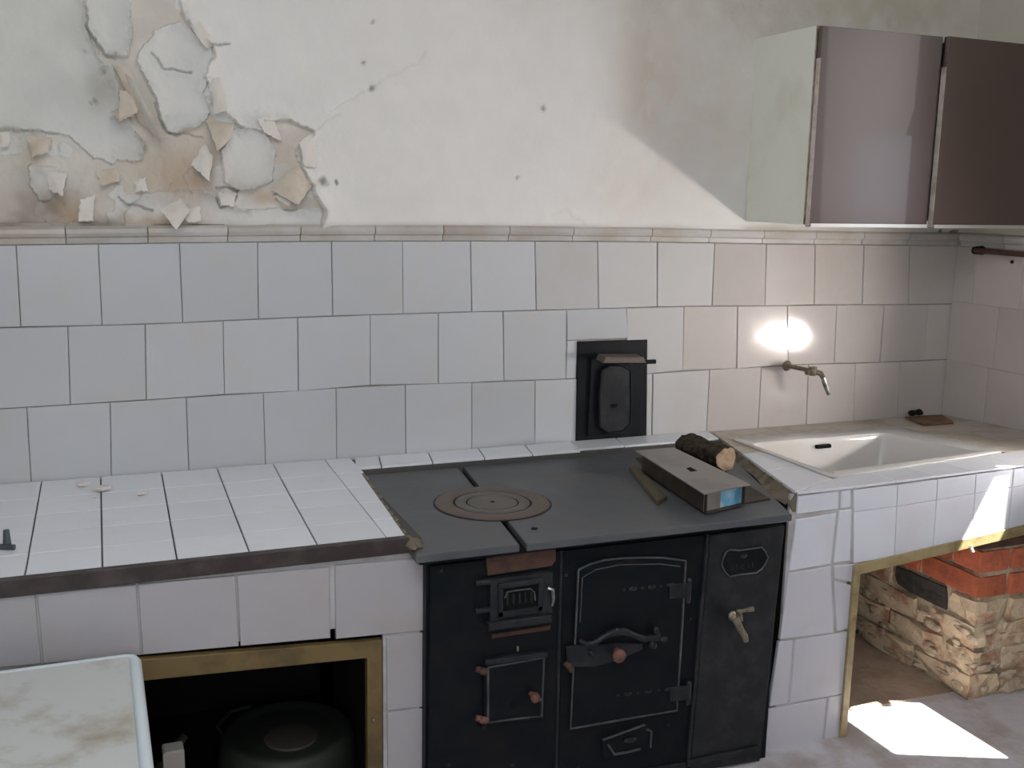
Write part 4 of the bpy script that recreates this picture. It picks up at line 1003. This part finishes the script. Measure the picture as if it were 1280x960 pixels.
# ------------------------------------------------------------------ small things
# metal fitting on the left counter
mf = thing('metal_fitting', tuple(at(4, 683, 'z', ZL)), 'small grey metal fitting like an upturned T near the left end of the tiled counter', 'fitting')
pA, pB, pC, pD = at(-14, 683, 'z', ZL+.006), at(18, 684, 'z', ZL+.006), at(9, 682, 'z', ZL+.006), at(9, 682, 'z', ZL+.006)+Vector((0, 0, .034))
MB().tube([pA, pB], .006, 10).build('base_bar', M_steel, mf, smooth=True)
MB().tube([pC, pD], [.009, .006], 10).build('upright', M_steel, mf, smooth=True)
# plaster crumbs
lab = ['flat white plaster crumb by the wall near the left counter joint', 'pale plaster crumb in the middle of the crumbs on the left counter', 'small plaster crumb furthest right along the back of the left counter', 'tiny plaster crumb nearest the front among the crumbs on the left counter']
for i, (px, py, r) in enumerate(((105, 606, .016), (128, 612, .022), (178, 617, .012), (118, 620, .007))):
    p = at(px, py, 'z', ZL+.004); m = MB(); m.ball((0, 0, 0), r, (1.3, .9, .32), 8)
    for v in m.v: v *= random.uniform(.75, 1.15)
    zmin = min(v.z for v in m.v)
    for v in m.v: v += Vector((p.x, p.y, ZL+.0005-zmin))
    tag(m.build('plaster_crumb', M_flake), lab[i], 'crumb', 'plaster crumbs on the left counter')
# terracotta piece with a dark lump
tpc = [at(*q, 'z', .700) for q in ((1131, 521), (1154, 532), (1192, 530), (1178, 519))]
tag(MB().prism([(p.x, min(p.y, -.022), ZR(p.x, p.y)+.001) for p in tpc], (0, 0, .008), .0015, both=True).build('terracotta_piece', M_terra), 'flat broken terracotta piece lying in the back right corner of the sink counter', 'tile piece')
m = MB(); p = at(1162, 520, 'z', .715); p.y = -.055
for k in range(5): m.ball(p+Vector((random.uniform(-.022, .022), random.uniform(-.012, .012), random.uniform(-.004, .004))), random.uniform(.009, .015), (1, 1, .8), 8)
zm = min(v.z for v in m.v)
for v in m.v: v.z += ZR(p.x, p.y)+.0095-zm
tag(m.build('dark_lump', M_nearblack, smooth=True), 'small dark lump of dirt sitting on the terracotta piece', 'lump')
# rod on the right wall
rl = thing('wall_rail', (XR, -.3, 1.25), 'short brown metal rail fixed to the right wall just below the border tiles', 'rail')
zr_ = at(1222, 313, 'x', XR-.03).z
yr = at(1222, 313, 'x', XR-.03).y
MB().tube([(XR-.04, yr, zr_), (XR-.04, yr-.55, zr_-.002)], .0095, 10).build('rod', M_rust, rl, smooth=True)
for yy in (yr+.0, yr-.5): MB().tube([(XR-.009, yy, zr_), (XR-.045, yy, zr_)], [.016, .013], 10).build('rail_bracket', M_nearblack, rl, smooth=True)
MB().ball((XR-.012, at(1266, 323, 'x', XR-.01).y, zr_-.03), .006, seg=8).build('nail', M_nearblack, rl, smooth=True)

# enamel-topped cabinet in the foreground
EN = thing('enamel_cabinet', (-1.15, -1.15, 0), 'white enamel topped cabinet with brown stains, in the lower left foreground', 'cabinet')
ZT = .55; cA = at(176, 815, 'z', ZT); xe, ye = cA.x, cA.y
MB().box(-1.50, xe-.012, ye-.60, ye-.012, 0.03, ZT-.030).build('cabinet_body', M_postw, EN)
MB().box(-1.52, xe-.022, ye-.598, ye-.002, ZT-.030, ZT-.001).build('cabinet_top', M_enamel, EN)
tp_ = MB(); r = .012
def rimseg(pts): tp_.tube(pts, r, 12)
zz = ZT-.011
tp_.tube([(-1.52, ye-.004, zz), (xe-.03, ye-.004, zz), (xe-.016, ye-.008, zz), (xe-.012, ye-.022, zz), (xe-.012, ye-.585, zz), (xe-.02, ye-.598, zz), (-1.52, ye-.598, zz)], r, 12)
tp_.build('rolled_rim', M_enrim, EN, smooth=True)
for (x, y) in ((-1.47, ye-.57), (-1.47, ye-.05), (xe-.05, ye-.57), (xe-.05, ye-.05)): MB().box(x-.02, x+.02, y-.02, y+.02, 0, .03).build('foot', M_dark, EN)

# things inside the left recess
PT = thing('metal_tub', (-.43, -.46, 0), 'dark greenish round metal tub standing upside down in the left counter recess', 'tub')
MB().lathe((-.425, -.44, 0), [(.17, 0), (.172, .01), (.165, .09), (.160, .118), (.152, .128), (.140, .131), (.132, .128)], 40).build('tub_wall', M_pot, PT, smooth=True)
MB().lathe((-.425, -.44, .118), [(.0, 0), (.138, 0), (.138, .008), (.080, .012), (0, .012)], 40).build('tub_base', M_pot, PT, smooth=True)
MB().lathe((-.425, -.48, .128), [(.0, 0), (.065, 0), (.062, .005), (0, .006)], 32).build('base_disc', M_potc, PT, smooth=True)
hd = MB(); hd.tube([(-.56, -.37, .09), (-.585, -.36, .125), (-.55, -.34, .15), (-.50, -.33, .15)], .005, 8); hd.build('handle', M_irong, PT, smooth=True)
pa = at(216, 945, 'y', -.62)
tag(MB().box(pa.x-.022, pa.x+.022, -.66, -.615, 0, at(216, 934, 'y', -.64).z, bev=.004).build('wooden_post', M_postw), 'short off-white wooden post just inside the left counter recess', 'post')
st_ = MB().tube([(-.76, -.40, .015), (-.66, -.33, .10)], [.014, .010], 8)
tag(st_.build('firewood_stick', M_wood, smooth=True), 'dark stick lying on the floor of the left recess behind the post', 'stick')
